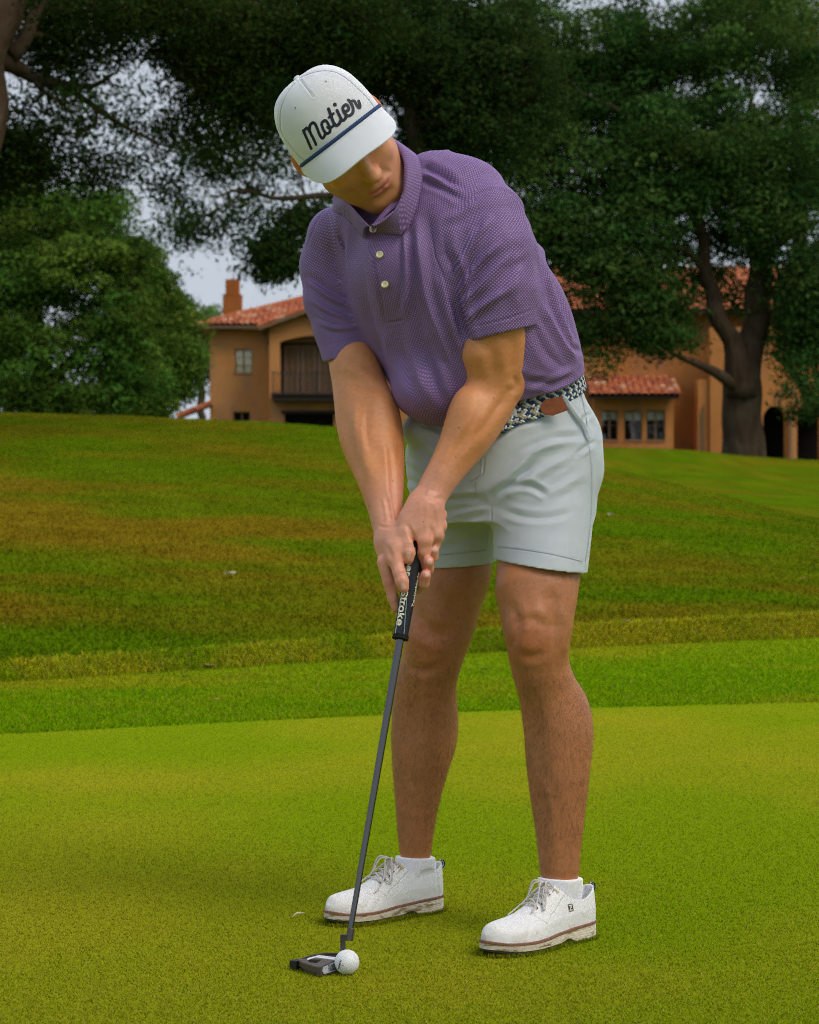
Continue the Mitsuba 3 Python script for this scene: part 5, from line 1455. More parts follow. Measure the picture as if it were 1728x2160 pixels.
seams = [z2(q) for q in ([(330, 200), (380, 290), (430, 378)], [(275, 245), (200, 340), (150, 450), (135, 560), (150, 680), (220, 800), (300, 900), (385, 965)], [(340, 190), (450, 155), (560, 143), (660, 165), (760, 230), (860, 330), (950, 430), (990, 500)])]
v = cr.vertices
n0 = cr.vertex_normals.copy()
for ln in seams:
    d, t = sdist(v[:, [0, 2]], curve(ln, 40))
    w = (v[:, 1] > 0)
    v = v + n0 * (w * (-.0012 * np.exp(-(d / .0016) ** 2) + .0006 * np.exp(-((d - .004) / .002) ** 2)))[:, None]
v = v + n0 * (.0016 * (meshkit.fbm(v * [30, 30, 30], 2, 9) - .5))[:, None]
cr.vertices = v @ CR.T + CO
cap = numbered(person + '__cap')
labels[cap] = {'label': 'white baseball cap with a navy rope and dark script lettering'}
obj('crown', cr, 'cap_cloth', cap, True)
for ln in seams:
    q = curve(ln, 40)
    q = np.array([[a_, float(crown_f(np.array(a_), np.array(min(b_, CHt * .985)))), min(b_, CHt * .985)] for a_, b_ in q])
    obj('seam', tube(q @ CR.T + CO, .0007, 5), 'cap_stitch', cap, True)
# brim: a curved sheet running forward and down from the rope
ns, nr = 60, 26
sv = np.linspace(-1, 1, ns)
root = np.stack([sv * .0905, crown_f(sv * .0905, 0 * sv) + .0005, 0 * sv - .0005], 1)
root[[0, -1], 1] = .006
prof_out = .0745 * (1 - np.abs(sv) ** 3.4) ** (1 / 2.4)
BR = math.radians(50)
P = np.zeros((ns, nr, 3))
for j, w in enumerate(np.linspace(0, 1, nr)):
    ext = w * prof_out
    P[:, j, 0] = root[:, 0] * (1 + .06 * w * (1 - sv ** 2)) + .002 * w * sv
    P[:, j, 1] = root[:, 1] + ext * math.cos(BR) - .000 * w
    P[:, j, 2] = root[:, 2] - ext * math.sin(BR) + .016 * (w ** 1.3) * (1 - sv ** 2) ** 1.0 * 0.35 - .010 * w * (sv ** 2)
br = sheet(P, .0030)
if (br.vertex_normals[:ns * nr] @ np.array([0, .6, .8])).mean() < 0:
    br.invert()
k = ns * nr
ww = (np.arange(len(br.vertices)) % k) % nr / (nr - 1)
br = trimesh.Trimesh(br.vertices @ CR.T + CO, br.faces, process=False)
obj('brim', br, 'cap_cloth', cap, 40)
rows = []
for w in np.linspace(.16, .93, 8):
    q = np.array([[np.interp(w, np.linspace(0, 1, nr), P[i, :, a]) for a in range(3)] for i in range(3, ns - 3)])
    nn_ = np.array([0, math.sin(BR), math.cos(BR)])
    rows.append(tube((q + nn_ * .0004) @ CR.T + CO, .00042, 4))
obj('stitching', join(rows), 'cap_stitch', cap, True, kind='stuff')
sa = np.linspace(-1, 1, 140)
path = np.stack([sa * .0915, crown_f(sa * .0905, 0 * sa) + .0030, 0 * sa + .0040], 1)
path[:, 1] = np.maximum(path[:, 1], .010)
strands = []
for k in range(2):
    a = np.linspace(0, 2 * np.pi * 24, 140) + k * np.pi
    off = np.stack([0 * a, np.cos(a), np.sin(a)], 1) * .0015
    strands.append(tube((path + off) @ CR.T + CO, .0025, 7))
obj('rope', join(strands), 'navy_cord', cap, True, label='navy rope along the brim of the cap')
bt = trimesh.creation.icosphere(subdivisions=2)
obj('button', trimesh.Trimesh((bt.vertices * [.0065, .0065, .0038] + [.000, .012, CHt + .0005]) @ CR.T + CO, bt.faces, process=False), 'cap_cloth', cap, True)
for q in ((555, 248), (270, 468), (118, 530)):
    (s_, t_), = z2([q])
    f_ = float(crown_f(np.array(s_), np.array(t_)))
    gr = np.array([s_ / CA ** 2, f_ / CB ** 2, max(t_, 0) ** 2 / CHt ** 3])
    e = trimesh.creation.torus(.0022, .0008, major_sections=18, minor_sections=6)
    c = np.array([s_, f_, t_])
    ek = obj('eyelet', trimesh.Trimesh((place(e, frame(nz(gr)), c).vertices) @ CR.T + CO, e.faces, process=False), 'cap_cloth', cap, True)
    h_ = trimesh.creation.cylinder(.0014, .0008, sections=12)
    obj('hole', trimesh.Trimesh((place(h_, frame(nz(gr)), c).vertices) @ CR.T + CO, h_.faces, process=False), 'dark_line', ek)
# the script lettering, stroke by stroke
t2 = lambda x, y: ((620 + x / 10.78 - 720) / 1145, (190 + y / 10.78 - 289.3) / 1145)
to_st = lambda pts: [(a * .826 - b * .563, -(a * .563 + b * .826)) for a, b in (t2(x, y) for x, y in pts)]
strokes = [([(172, 925), (250, 1120), (332, 1325)], 27), ([(190, 950), (205, 905), (245, 872), (285, 915), (340, 1020), (437, 1245)], 28), ([(325, 985), (310, 880), (340, 800), (385, 765), (430, 790), (470, 880), (525, 1040), (560, 1105), (600, 1110), (632, 1065), (640, 1005)], 30),
           ([(672, 1025), (625, 960), (585, 850), (590, 775), (640, 735), (690, 755), (730, 830), (758, 930), (745, 995), (700, 1022), (660, 1015)], 30), ([(705, 885), (735, 908), (790, 892), (838, 850)], 28), ([(750, 485), (800, 650), (850, 800), (885, 850), (925, 852), (970, 815), (995, 760)], 33), ([(748, 672), (800, 628), (855, 590)], 26),
           ([(938, 528), (985, 640), (1030, 735), (1065, 752), (1105, 720), (1125, 660)], 32), ([(895, 397), (899, 398)], 41),
           ([(1120, 555), (1180, 535), (1203, 480), (1180, 420), (1135, 405), (1085, 440), (1072, 510), (1100, 590), (1140, 640), (1200, 655), (1260, 620), (1300, 550), (1300, 470), (1272, 390), (1240, 335), (1212, 302)], 32), ([(1212, 302), (1255, 340), (1305, 322), (1352, 335), (1390, 410), (1425, 475), (1455, 482), (1470, 440), (1462, 380), (1447, 328)], 31)]
ink = unary_union([LineString(curve(np.array(to_st(p)), 40) if len(p) > 2 else to_st(p)).buffer(r / 10.78 / 1145, quad_segs=6) for p, r in strokes])
im = extrude(ink.buffer(.0001), .0012)
for _ in range(2):
    im = im.subdivide()
q = im.vertices.copy()
f0 = crown_f(q[:, 0], q[:, 1])
im.vertices = np.stack([q[:, 0], f0 - .0004 + q[:, 2] * 1.2, q[:, 1] + q[:, 2] * .25], 1) @ CR.T + CO
obj('lettering', im, 'cap_ink', cap, 40, label='dark script lettering on the front of the cap')
# short hair under the cap's back
hb = Body()
hb.add(ellipsoid(Hd(0, -0.020, 0.030), (.0765, .090, .088), HR), 0)
cutf = (hf * 1.0).astype(np.float32)
hb.ops[0] = ((lambda f, c0: lambda p: np.maximum(f(p), cutf @ p - c0))(hb.ops[0][0], float(cutf @ Hd(0, -.018, 0))), 0, 1)
cutz = (-hu).astype(np.float32)
hb.ops[0] = ((lambda f, c0: lambda p: np.maximum(f(p), cutz @ p - c0))(hb.ops[0][0], float(cutz @ Hd(0, 0, -.05))), 0, 1)
hm = hb.mesh(EAR - .2, EAR + .2, .005)
hm.vertices += hm.vertex_normals * (.003 * meshkit.noise(hm.vertices * 400, 3))[:, None]
obj('hair', hm, 'hair_dark', person, False, label='short dark hair under the cap')

# dark hairs on the legs
rng = np.random.default_rng(7)
sv_, sn_ = skin.vertices, skin.vertex_normals
cand = np.nonzero((hairy > .3) & (sn_[:, 1] < .35) & (sv_[:, 2] > .13) & (sv_[:, 2] < .70))[0]
pick = rng.choice(cand, 9000, p=(w_ := hairy[cand] * np.where(sv_[cand, 2] > .5, .35, 1)) / w_.sum())
p0, n0 = sv_[pick], sn_[pick]
down = np.array([0, 0, -1.0]) + rng.normal(0, .45, (len(pick), 3))
down -= (down * n0).sum(1)[:, None] * n0
down /= np.linalg.norm(down, axis=1)[:, None]
ln_ = rng.uniform(.006, .014, len(pick))[:, None]
p1, p2 = p0 + down * ln_ * .5 + n0 * ln_ * .22, p0 + down * ln_ + n0 * ln_ * rng.uniform(.1, .5, (len(pick), 1))
sd = np.cross(down, n0) * .00010
hv_ = np.stack([p0 - sd, p0 + sd, p1 - sd, p1 + sd, p2], 1).reshape(-1, 3)
b5 = (np.arange(len(pick)) * 5)[:, None]
obj('leg_hair', trimesh.Trimesh(hv_, np.vstack([b5 + [0, 1, 2], b5 + [1, 3, 2], b5 + [2, 3, 4]]), process=False), 'leg_hair', person, False, label='fine dark hair on both legs', kind='stuff')


# ------------------------------------------------------------------ shoes and socks
OU = np.array([0, .006, .020, .050, .090, .140, .185, .220, .250, .275, .293, .302, .305])
OLAT = np.array([0, .014, .0265, .0345, .0345, .0385, .0475, .0500, .0455, .0350, .0200, .0090, 0])
OMED = np.array([0, .014, .0265, .0340, .0320, .0315, .0400, .0455, .0440, .0350, .0220, .0100, 0])
ilat, imed = PchipInterpolator(OU, OLAT), PchipInterpolator(OU, OMED)
zt = PchipInterpolator([0, .06, .12, .21, .27, .305], [.0345, .0330, .0290, .0250, .0265, .0320])
hH = PchipInterpolator([-.01, .09, .112, .135, .16, .19, .22, .25, .275, .292, .303, .31], [.092, .092, .088, .078, .065, .0510, .0420, .0380, .0345, .0280, .0120, .003])
colz = PchipInterpolator([-.01, .0, .025, .060, .090, .112, .132, .32], [.097, .096, .086, .076, .085, .100, .132, .21])


def make_shoe(heel, toe, lat_side, near):
    """One golf shoe, from the back of the heel towards the toe; lat_side is +1 where its outer side lies to his left."""
    xd = nz([toe[0] - heel[0], toe[1] - heel[1], 0])
    wd = np.cross(UP, xd)
    R = np.stack([xd, wd, UP], 1)
    o = np.array([heel[0], heel[1], 0.0])
    pl, mn = (ilat, imed) if lat_side > 0 else (imed, ilat)
    put = lambda m: trimesh.Trimesh(m.vertices * [SL, .95, .97] @ R.T + o, m.faces, process=False)
    SL = math.hypot(toe[0] - heel[0], toe[1] - heel[1]) / .305
    key = numbered(person + '__shoe')
    labels[key] = {'label': 'white leather golf shoe ' + ('with a small dark badge, nearer the camera' if near else 'behind the putter shaft')}
    us = .1525 - .1525 * np.cos(np.linspace(0, np.pi, 60))
    outline = lambda g: np.vstack([np.stack([us, pl(us)], 1), np.stack([us[::-1][1:-1], -mn(us[::-1][1:-1])], 1)])
    O = outline(0)
    tang = np.roll(O, -1, 0) - np.roll(O, 1, 0)
    nO = np.stack([tang[:, 1], -tang[:, 0]], 1)
    nO /= np.linalg.norm(nO, axis=1)[:, None]
    if (nO * (O - [.15, 0])).sum() < 0:
        nO = -nO

    def layer(rows, zfun=zt):
        """rows of (offset outwards, height above the welt's line, or 'z' heights when negative lists are absolute)."""
        P = []
        for off, z in rows:
            q = O + nO * off
            zz = zfun(np.clip(q[:, 0], 0, .305)) + z if np.isscalar(z) else z(q[:, 0])
            P.append(np.column_stack([q, zz]))
        m = grid_mesh(np.array(P), wrap=True)
        n = len(O)
        c0, c1 = np.array(P[0]).mean(0), np.array(P[-1]).mean(0)
        kk = np.arange(n)
        base = (len(P) - 1) * n
        V = np.vstack([m.vertices, c0, c1])
        Fc = np.vstack([m.faces, np.stack([(kk + 1) % n, kk, 0 * kk + len(V) - 2], 1), np.stack([base + kk, base + (kk + 1) % n, 0 * kk + len(V) - 1], 1)])
        m = trimesh.Trimesh(V, Fc, process=False)
        m.fix_normals()
        return m
    obj('welt', put(layer([(-.004, .0002), (.0025, .0002), (.0036, -.0008), (.0038, -.0040), (.0028, -.0052), (-.004, -.0052)])), 'welt_leather', key, 30)
    arch = lambda u: np.interp(u, [0, .079, .084, .105, .135, .305], [.0035, .0035, .0035, .0135, .0070, .0100])
    low = lambda u: arch(u) + np.interp(u, [.2, .26, .305], [0, .0005, .006])
    rows = [(-.004, -.0050), (.0022, -.0050)]
    for kz in range(5):
        f0 = kz / 5
        for off, g in ((.0022, .02), (.0022, .13), (.0010, .15), (.0010, .185)):
            rows.append((off, (lambda ff: lambda u: (zt(np.clip(u, 0, .305)) - .0052) * (1 - ff) + low(u) * ff)(f0 + g)))
    rows += [(.0012, low), (-.004, low)]
    obj('midsole', put(layer(rows)), 'midsole_rubber', key, 25)
    obj('outsole', put(layer([(-.003, lambda u: low(u) + .001), (.0004, lambda u: low(u) + .0004), (.0002, lambda u: np.maximum(low(u) - .0035, .0004)), (-.006, lambda u: np.maximum(low(u) - .0040, 0))])), 'outsole_rubber', key, 25)

    def upper(p):
        u, w, z = p[0].astype(float), p[1], p[2]
        uc = np.clip(u, 0, .304)
        W = np.where(w > 0, pl(uc), mn(uc)) - .0015
        W = np.maximum(W, .002) + .0025 * (uc < .03)
        H = np.maximum(hH(uc), .004) + .006
        zz = z - zt(uc) + .006
        e = np.interp(uc, [0, .1, .16, .22, .30], [3.0, 2.4, 2.15, 2.3, 2.4])
        lean_ = np.interp(zz, [0, .03, .08], [1.0, 1.02, .80])
        kk = ((np.abs(w) / (W * lean_ + .001)) ** e + (np.abs(zz) / H) ** e) ** (1 / e)
        d = (kk - 1) * np.minimum(W, H) * .8
        d = np.maximum(d, np.maximum(-u, u - .3045))
        d = np.maximum(d, (z - colz(np.clip(u, -.01, .32)) - .004) * .7)
        hole = np.maximum((np.sqrt(((u - .064) / .060) ** 2 + (w / .0270) ** 2) - 1) * .027, .034 - z)
        hole = np.maximum(hole, np.maximum(u - .128, .0075 - u))
        return np.maximum(d, -hole)
    U = Body()
    U.add(upper, 0)
    um = U.mesh((-.012, -.062, .016), (.318, .062, .135), .00165)
    um = trimesh.smoothing.filter_taubin(um, iterations=6)
    v, n = um.vertices, um.vertex_normals
    sgn = np.where(v[:, 1] * lat_side > 0, 1, -1)
    # the facing with its lace holes stands proud; seams run down the quarter
    sides = np.abs(v[:, 1])
    fac = Polygon([(.098, .115), (.128, .120), (.155, .100), (.182, .082), (.196, .066), (.176, .050), (.158, .062), (.140, .070), (.118, .085), (.100, .095)])
    q2 = v[:, [0, 2]]
    df, _ = sdist(q2, np.array(fac.exterior.coords))
    inside = shapely.contains_xy(fac, q2[:, 0], q2[:, 1])
    out = np.where(inside & (sides > .008), .0014 * np.clip(df / .0012, 0, 1), 0)
    out -= .0010 * np.exp(-(df / .0011) ** 2) * (~inside) * (sides > .01)
    for ln in ([(.096, .092), (.108, .070), (.112, .048), (.100, .030)],):
        d_, _ = sdist(q2, curve(ln, 20))
        out -= .0009 * np.exp(-(d_ / .0012) ** 2) * (sides > .012)
    for ln, amp in (([(.205, .058), (.222, .050), (.236, .036)], -.0012), ([(.212, .060), (.230, .055), (.246, .044)], .0010), ([(.19, .050), (.205, .040), (.21, .030)], -.0012)):
        d_, _ = sdist(q2, curve(ln, 12))
        out += amp * np.exp(-(d_ / .004) ** 2)
    um.vertices = v + n * out[:, None]
    surf = cKDTree(um.vertices)
    up_key = obj('upper', put(um), 'shoe_leather', key, True)

    def on(u, w, off=.0):
        """The point of the upper's top surface over (u, w)."""
        c = um.vertices[(np.abs(um.vertices[:, 0] - u) < .004) & (np.abs(um.vertices[:, 1] - w) < .004)]
        z = c[:, 2].max() if len(c) else zt(u) + hH(u)
        return np.array([u, w, z + off])
    tg = [on(.126, w, -.004) * [1, 1, 0] + [-.006 * abs(w) / .02, 0, .108 - 24 * w * w] for w in np.linspace(-.020, .020, 13)]
    obj('tongue', put(join([tube(tg, .0038, 8), sheet(np.stack([np.array(tg), np.array(tg) + [.016, 0, -.010], np.array(tg) + [.034, 0, -.024]], 1), .003)])), 'shoe_lining', key, 40)
    laces, holes = [], []
    ev = np.linspace(.130, .182, 5)
    for i, u in enumerate(ev):
        zh = .016 + .001 * i
        a, b = on(u, -zh, .0016), on(u, zh, .0016)
        m_ = on(u + .004, 0, .0045)
        if i < 4:
            c_ = on(ev[i + 1], zh, .0016)
            laces.append(tube(curve([a, on(u + .003, -.006, .004), on(u + .008, .007, .0045), c_], 16), .0017, 6))
        laces.append(tube(curve([a, on(u, -.006, .003), on(u, .006, .003), b], 16), .0017, 6))
        for s in (-1, 1):
            holes.append(place(trimesh.creation.cylinder(.0017, .0012, sections=10), frame(nz([.3, s * .6, .8])), on(u, s * (zh + .002), .0004)))
    k0 = on(.134, 0, .008)
    lo = lat_side
    bows = [([k0, k0 + [.018, .016 * lo, .006], on(.168, .030 * lo, .006), on(.176, .034 * lo, .004), on(.164, .020 * lo, .007), k0], .0018), ([k0, k0 + [.014, -.016 * lo, .006], on(.160, -.030 * lo, .006), on(.168, -.026 * lo, .005), on(.158, -.012 * lo, .008), k0], .0018),
            ([k0, k0 + [.02, .006 * lo, .004], on(.176, .016 * lo, .006), on(.192, .022 * lo, .004), on(.200, .024 * lo, .003)], .0016), ([k0, k0 + [.02, -.006 * lo, .004], on(.170, -.020 * lo, .006), on(.190, -.030 * lo, .004), on(.205, -.034 * lo, .004)], .0016)]
    for pts, r in bows:
        laces.append(tube(curve(pts, 26), r, 6))
    bt_ = trimesh.creation.icosphere(subdivisions=1, radius=.0042)
    bt_.apply_translation(k0)
    laces.append(bt_)
    obj('lace', put(join(laces)), 'lace_cord', key, True)
    obj('lace_hole', put(join(holes)), 'dark_line', key, False, kind='stuff')
    a = np.linspace(-.4, np.pi + .5, 22)
    lp = np.stack([-.002 - .0065 * np.sin(a), 0 * a, .086 + .0125 * (1 - np.cos(a)) / 1.6], 1)
    for w0, w1, mt in ((-.0045, -.0015, 'ribbon_navy'), (-.0015, .0015, 'sock_knit'), (.0015, .0045, 'ribbon_navy')):
        obj('pull_tab', put(sheet(np.stack([lp + [0, w0, 0], lp + [0, w1, 0]], 1), .0011)), mt, key, True)
    if near:
        c = np.array([.096, .0345 * lat_side, .070])
        j = surf.query(c)[1]
        c, nm = um.vertices[j], um.vertex_normals[j]
        fr_ = frame(nm, -xd @ R)
        fr_ = fr_ if fr_[2, 1] > 0 else fr_ * [-1, -1, 1]
        sq = Polygon([(-.0052, -.0058), (.0052, -.0058), (.0052, .0058), (-.0052, .0058)]).buffer(.0012)
        badge = join([extrude(sq.difference(sq.buffer(-.0014)), .0009), place(meshkit.text_mesh('FJ', .0062, .0009, True), np.eye(3), [-.0046, -.0031, 0])])
        obj('badge', put(place(badge, fr_, c + nm * .0002)), 'dark_line', key, False, label='small dark badge on the shoe')
    return key


shoe_n = make_shoe(np.array([0.343, 4.036]), np.array([0.135, 3.828]), 1, True)
shoe_f = make_shoe(np.array([0.062, 4.300]), np.array([-0.160, 4.117]), -1, False)
for cx, cy, (h0x, h0y), nm in ((1181, 1880, (0.343, 4.036), 'near'), (876, 1845, (0.062, 4.300), 'far')):
    Kb = Body()
    rows = NEAR_LEG[-5:] if nm == 'near' else FAR_LEG[-5:]
    limb(Kb, rows, .012, .0050)
    yy = 4.005 if nm == 'near' else 4.272
    a = P3(cx, cy, yy)
    Kb.chain([a, a + Fv * 0.05 - UP * 0.03, a + Fv * 0.10 - UP * 0.05], [0.036, 0.030, 0.022], .02)
    Kb.add(cone(a + UP * .02, a - UP * .05 - Fv * .004, .036, .032), .02)
    tp_ = P3(1178, 1851, 4.0) if nm == 'near' else P3(878, 1807, 4.27)
    cutn = nz(UP * 1.0 - Fv * .05).astype(np.float32)
    ops = list(Kb.ops)
    Kc = Body()
    wx = nz(np.cross(UP, [-1, -1, 0] if nm == 'near' else [-.222, -.183, 0])).astype(np.float32)
    Kc.add(lambda p, ops=ops, c=cutn, t=float(cutn @ tp_), wx=wx, w0=float(wx @ np.array([h0x, h0y, 0])): np.maximum(np.maximum(Body.value(Kb, p, ops), c @ p - t), np.abs(wx @ p - w0) - np.interp(p[2], [.055, .085, .115], [.0235, .0265, .045])), 0)
    mlo, mhi = a - [.13, .13, .15], a + [.09, .09, .14]
    sk = Kc.mesh(mlo, mhi, .0024)
    obj('sock', sk, 'sock_knit', person, 50, label='short white ribbed sock')

# blades standing against the soles and the ball
def near_soles(r, n):
    pts = []
    for h, t in (((0.343, 4.036), (0.135, 3.828)), ((0.062, 4.300), (-0.160, 4.117))):
        h, t = np.array(h), np.array(t)
        x = (t - h) / np.linalg.norm(t - h)
        w = np.array([-x[1], x[0]])
        u = r.uniform(0, np.linalg.norm(t - h), n // 2)
        hw = .92 * ilat(np.clip(u / np.linalg.norm(t - h) * .305, 0, .305)) + np.abs(r.normal(0, .006, n // 2)) - .002
        pts.append(h + u[:, None] * x + (hw * r.choice([-1, 1], n // 2))[:, None] * w)
    q = np.vstack(pts)
    return q[:, 0], q[:, 1]


m, c = blades(7000, near_soles, 0, lambda x, y: y > 0, green_tone, .006, .0115, .0016, 91, straw=.05, bend=.5)
obj('sole_grass', m, 'blade', None, False, label='taller grass blades standing against the shoe soles', kind='stuff', color=c * .8)
# ------------------------------------------------------------------ putter and ball
bs('shaft_steel', (.10, .10, .105), .08, .5, metallic=1.0, clearcoat=1.0, clearcoat_gloss=.95)
bs('hosel_metal', (.085, .078, .072), .38, .5, metallic=.7)
bs('head_bronze', mikit.proc(lambda p, n, uv: mikit.mix((.085, .066, .054), (.115, .092, .078), mikit.noise(p.x * 900, p.y * 900, p.z * 900))), .42, .5, metallic=.35)
bs('head_black', (.012, .012, .013), .4, .5)
bs('head_white', (.66, .69, .74), .4, .4)
bs('insert_grey', (.42, .46, .54), .5, .4)


def grip_paint(p, n, uv):
    """Black rubber with thin crossing lines in blue, white and gold; uv in metres round and along the grip."""
    u, v = uv.x, uv.y
    c = mikit.mix((.009, .010, .014), (.012, .022, .038), mikit.smoothstep(-.001, .002, u))
    for a, b, w, col in ((.10, .004, .00035, (.28, .48, .62)), (-.16, .030, .00035, (.55, .62, .66)), (.02, .013, .0004, (.55, .56, .22)), (-.03, .009, .00035, (.5, .58, .62)), (.25, -.028, .0003, (.3, .5, .62)), (-.30, .068, .0003, (.45, .55, .6))):
        d = dr.abs(u - (b + a * (v - .10)))
        c = mikit.mix(c, col, (1 - mikit.smoothstep(w, w * 2.2, d)) * .75)
    return c


bs('grip_rubber', mikit.proc(grip_paint), .6, .3)
bs('grip_black', (.012, .012, .013), .75, .2)
bs('grip_ink', (.70, .66, .52), .5, .3)
putter = thing('putter', 'mallet putter with a black lettered grip, held by the golfer behind the ball', 'golf putter')
obj('shaft', join([tube([PA - PD * .002, PA + PD * .16, PA + PD * .34, PB + PD * .02], [.0049, .0055, .0064, .0073], 20)]), 'shaft_steel', putter, 40)
GL = .272
GP = np.stack([nz(np.cross([0, -1, 0], PD)), np.zeros(3), PD], 1)
gx = nz(np.cross(PD, [0, -1.0, 0]))
gx = gx if gx[0] > 0 else -gx
gy = nz(np.cross(gx, PD))
gy = gy if gy[1] < 0 else -gy          # towards the camera
ang = np.linspace(0, 2 * np.pi, 49)
rad = lambda v: np.interp(v, [0, .004, .10, .26, .272], [.0128, .0132, .0146, .0152, .0120])
sec = 1 / (np.abs(np.cos(ang)) ** 3.2 + np.abs(np.sin(ang)) ** 3.2) ** (1 / 3.2)
vs_ = np.r_[0, .004, np.linspace(.02, .26, 20), GL]
P = np.array([[PB + PD * v + (gx * math.cos(a) + gy * math.sin(a) * .92) * rad(v) * s for a, s in zip(ang, sec)] for v in vs_])
gm = grid_mesh(P)
if (gm.vertex_normals * (gm.vertices - (PB + np.outer((gm.vertices - PB) @ PD, PD)))).sum(1).mean() < 0:
    gm.invert()
uvg = np.array([[(a - np.pi / 2) * .0145, v] for v in vs_ for a in ang])
grip = obj('grip', gm, 'grip_rubber', putter, True, uv=uvg, label='black putter grip with pale lettering and thin lines')
obj('end_cap', tube([PB - PD * .0045, PB - PD * .004, PB + PD * .0035, PB + PD * .004], [.0125, .0150, .0150, .0135], 28), 'grip_black', grip, 30)


def on_grip(text, h, u0, v0, length):
    """Lettering down the grip: reads towards the head, its capitals towards the right side."""
    m = meshkit.text_mesh(text, h, .0007, True).subdivide()
    x, y, z = (m.vertices * [length / m.bounds[1, 0], 1, 1]).T
    v, u = v0 - x, u0 + y
    a = u / .0145 + np.pi / 2
    a = np.pi - a
    s = 1 / (np.abs(np.cos(a)) ** 3.2 + np.abs(np.sin(a)) ** 3.2) ** (1 / 3.2)
    r = rad(v) * s - .0002 + z
    m.vertices = PB + np.outer(v, PD) + np.outer(np.cos(a) * r, gx) + np.outer(np.sin(a) * .92 * r, gy)
    return m


ink_ = [on_grip('Stroke', .0112, -.0115, .086, .068), on_grip('Super', .0112, -.0115, .168, .056)]
side_ = meshkit.text_mesh('TaylorMade', .0052, .0006, True).subdivide()
x, y, z = side_.vertices.T
v_, u_ = .056 + x * .066 / x.max(), .0155 - y
a_ = np.pi / 2 - u_ / .0145
s_ = 1 / (np.abs(np.cos(a_)) ** 3.2 + np.abs(np.sin(a_)) ** 3.2) ** (1 / 3.2)
r_ = rad(v_) * s_ - .0002 + z
side_.vertices = PB + np.outer(v_, PD) + np.outer(np.cos(a_) * r_, gx) + np.outer(np.sin(a_) * .92 * r_, gy)
for q in ink_ + [side_]:
    q.fix_normals()
obj('lettering', join(ink_ + [side_]), 'grip_ink', grip, False)
# hosel and head; f along the face towards the toe, b backwards, UP
TD = nz([.80, -.60, 0])
fd, bd = nz([-.60, -.80, 0]), -TD
HRo = np.stack([fd, bd, UP], 1)
BALL = np.array([-.108, 3.685, .02135 + .001])
HO = np.array([BALL[0], BALL[1], 0]) - TD * .0225 - fd * .004
loc_ = lambda p: HRo.T @ (np.asarray(p) - HO)
hc1, hc2, hx, hz = P3(741, 1958, 3.716), P3(736.5, 1984, 3.711), P3(723.5, 1977.5, 3.712), P3(723.5, 2020, 3.712)
lx = P3(738, 1977.5, 3.712)
hos = [tube([hc2, hc2 + (hc1 - hc2) * .04, hc1 - (hc1 - hc2) * .06, hc1], [.0058, .0066, .0064, .0057], 22)]
hos.append(box((hx[0] + lx[0]) / 2, 3.712, hx[2], lx[0] - hx[0] + .009, .0086, .0098))
hos.append(box(hx[0], 3.712, (hx[2] + hz[2]) / 2, .0092, .0084, hx[2] - hz[2] + .0096))
obj('hosel', join(hos), 'hosel_metal', putter, 30)
put = lambda m: place(trimesh.Trimesh(m.vertices * [.94, .84, 1], m.faces, process=False), HRo, HO)
body2 = Polygon([(-.052, 0), (.050, 0), (.053, .006), (.053, .018), (.049, .034), (.042, .056), (.033, .074), (.026, .084), (-.022, .084), (-.031, .074), (-.042, .056), (-.050, .034), (-.054, .018), (-.054, .006)]).buffer(.003).buffer(-.003)
hole_t = Polygon([(.017, .030), (.036, .026), (.034, .046), (.020, .062)]).buffer(-.001).buffer(.0015)
hole_h = Polygon([(-.017, .030), (-.036, .026), (-.034, .046), (-.019, .062)]).buffer(-.001).buffer(.0015)
slot = Polygon([(-.013, .062), (.010, .062), (.020, .077), (-.018, .077)]).buffer(.001)
deck = body2.difference(hole_t).difference(hole_h).difference(slot)


def sloped(poly, h, z0):
    """A layer of the head whose top falls away from its spine towards toe and heel."""
    m = extrude(poly, h, z0)
    for _ in range(3):
        m = m.subdivide()
    v = m.vertices.copy()
    w = np.clip((v[:, 2] - .008) / .006, 0, 1)
    v[:, 2] -= w * (.115 * np.clip(np.abs(v[:, 0]) - .009, 0, 1) + .05 * np.clip(v[:, 1] - .03, 0, 1))
    m.vertices = v
    return m


hd = [extrude(body2.buffer(-.005).difference(hole_t).difference(hole_h), .0062, .0030), sloped(deck.buffer(-.0016), .0035, .0085), sloped(deck, .0104, .0122), sloped(deck.buffer(-.0011), .0012, .0222)]
hd.append(sloped(Polygon([(-.052, 0), (.052, 0), (.052, .010), (-.052, .010)]).buffer(.0015).buffer(-.0015), .0202, .0025))
head = obj('head', put(join(hd)), 'head_bronze', putter, 30, label='bronze and black mallet putter head')
for s_ in (.028, -.025):
    obj('weight', put(join([box(s_, .087, .0105, .018, .015, .0145), box(s_, .0960, .0105, .0150, .0036, .0115)])), 'head_black', head, False)
obj('rim', put(tube(curve([(-.050, .020, .0195), (-.048, .040, .0200), (-.040, .062, .0195), (-.024, .080, .0180), (.004, .0845, .0170)], 30), .0028, 8)), 'head_black', head, True)
st_ = [extrude(Polygon([(-.0095, .0015), (-.0011, .0015), (-.0011, .056), (-.0095, .060)]), .0014, .0232), extrude(Polygon([(.0011, .0015), (.0090, .0015), (.0090, .053), (.0011, .056)]), .0014, .0232)]
for q in st_:
    q.vertices[:, 2] -= .05 * np.clip(q.vertices[:, 1] - .03, 0, 1)
fl = sheet(np.array([[(-.0095, .0600, .0232), (-.0011, .0562, .0233), (.0085, .0535, .0233)], [(.012, .0665, .0215), (.0165, .062, .0215), (.019, .0585, .0215)], [(.024, .071, .0190), (.0265, .0665, .0190), (.028, .063, .0190)]]), .0012)
if fl.vertex_normals[:9, 2].mean() < 0:
    fl.invert()
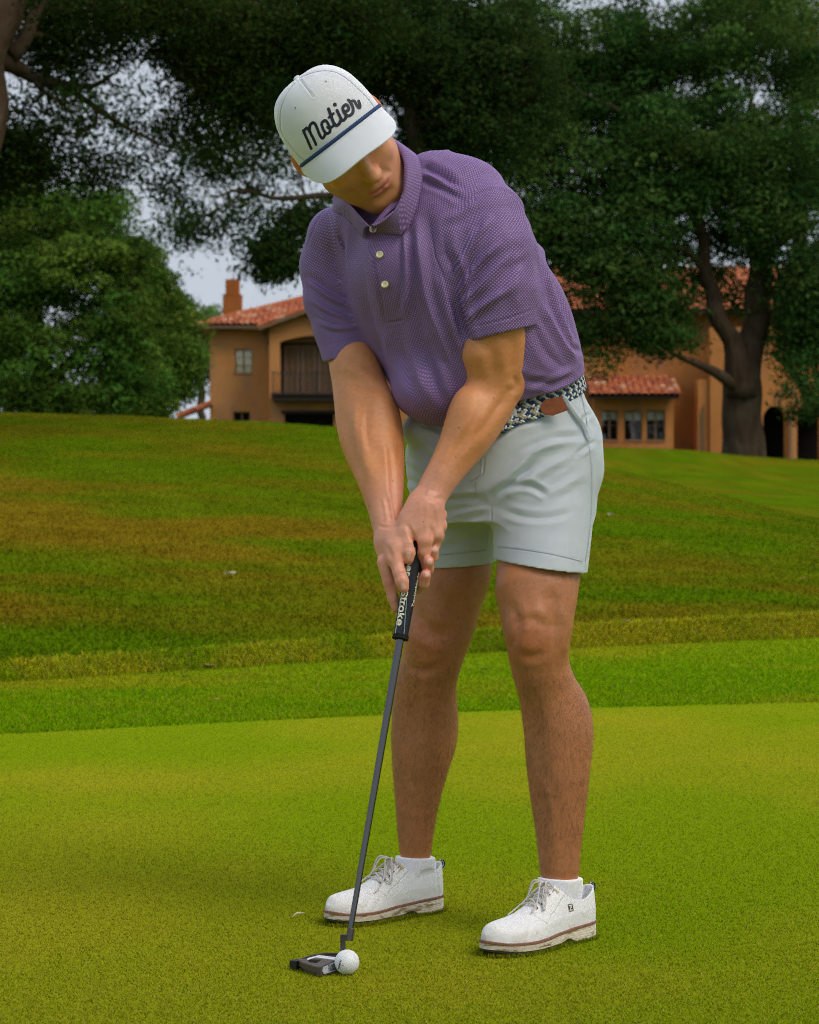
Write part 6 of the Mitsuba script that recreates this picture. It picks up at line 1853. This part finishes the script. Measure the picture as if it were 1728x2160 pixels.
obj('alignment_stripe', put(join(st_ + [fl])), 'head_white', head, False, label='white alignment stripes on the putter head')
fx = Polygon([(-.042, .0055), (.0440, .0055), (.0480, .0105), (.0450, .0172), (.010, .0212), (-.042, .0190)])
face_fr = lambda m: trimesh.Trimesh(np.stack([m.vertices[:, 0], -.0004 - m.vertices[:, 2], m.vertices[:, 1]], 1) * [.94, 1, 1] @ HRo.T + HO, m.faces[:, ::-1], process=False)
insert = obj('face_insert', face_fr(extrude(fx, .0012)), 'insert_grey', head, False, label='pale grooved face insert')
obj('groove', face_fr(join([extrude(Polygon([(x, .0075), (x + .0007, .0075), (x + .0007 + .003, .0195), (x + .003, .0195)]), .0004, .0012) for x in np.arange(-.034, .030, .0021)])), 'head_black', insert, False, kind='stuff')

ball = thing('golf_ball', 'white dimpled golf ball on the green in front of the putter face', 'golf ball')
bs('ball_cover', (.70, .73, .77), .32, .5)
bs('ball_ink', (.03, .03, .04), .5, .3)
bs('ball_red', (.45, .03, .03), .5, .3)
ic = trimesh.creation.icosphere(subdivisions=6)
d = ic.vertices / np.linalg.norm(ic.vertices, axis=1)[:, None]
k = np.arange(336) + .5
gz = 1 - 2 * k / 336
ga_ = np.pi * (1 + 5 ** .5) * k
gd = np.stack([np.cos(ga_) * np.sqrt(1 - gz ** 2), np.sin(ga_) * np.sqrt(1 - gz ** 2), gz], 1)
dd = cKDTree(gd).query(d)[0] * .02135
ic.vertices = d * (.02135 - .00022 * np.clip(1 - (dd / .00195) ** 2, 0, 1))[:, None] + BALL
cover = obj('cover', ic, 'ball_cover', ball, True)


def on_ball(text, h, yaw, lift, up):
    m = meshkit.text_mesh(text, h, .0004, True).subdivide()
    w_ = m.bounds[1, 0]
    z_ = nz(np.array([math.sin(yaw), -math.cos(yaw), lift]))
    x_ = nz(np.cross(up, z_))
    y_ = np.cross(z_, x_)
    q = m.vertices
    a, b = (q[:, 0] - w_ / 2) / .02135, (q[:, 1] - h / 2) / .02135
    dirs = np.sin(a)[:, None] * np.cos(b)[:, None] * x_ + np.sin(b)[:, None] * y_ + (np.cos(a) * np.cos(b))[:, None] * z_
    m.vertices = BALL + dirs * (.02137 + q[:, 2:])
    return m


obj('print', on_ball('Titleist', .0042, -.62, -.05, nz([-1, 0, .12])), 'ball_ink', ball, False)
obj('print', on_ball('2', .0034, -.33, -.10, nz([-1, 0, .12])), 'ball_red', ball, False)
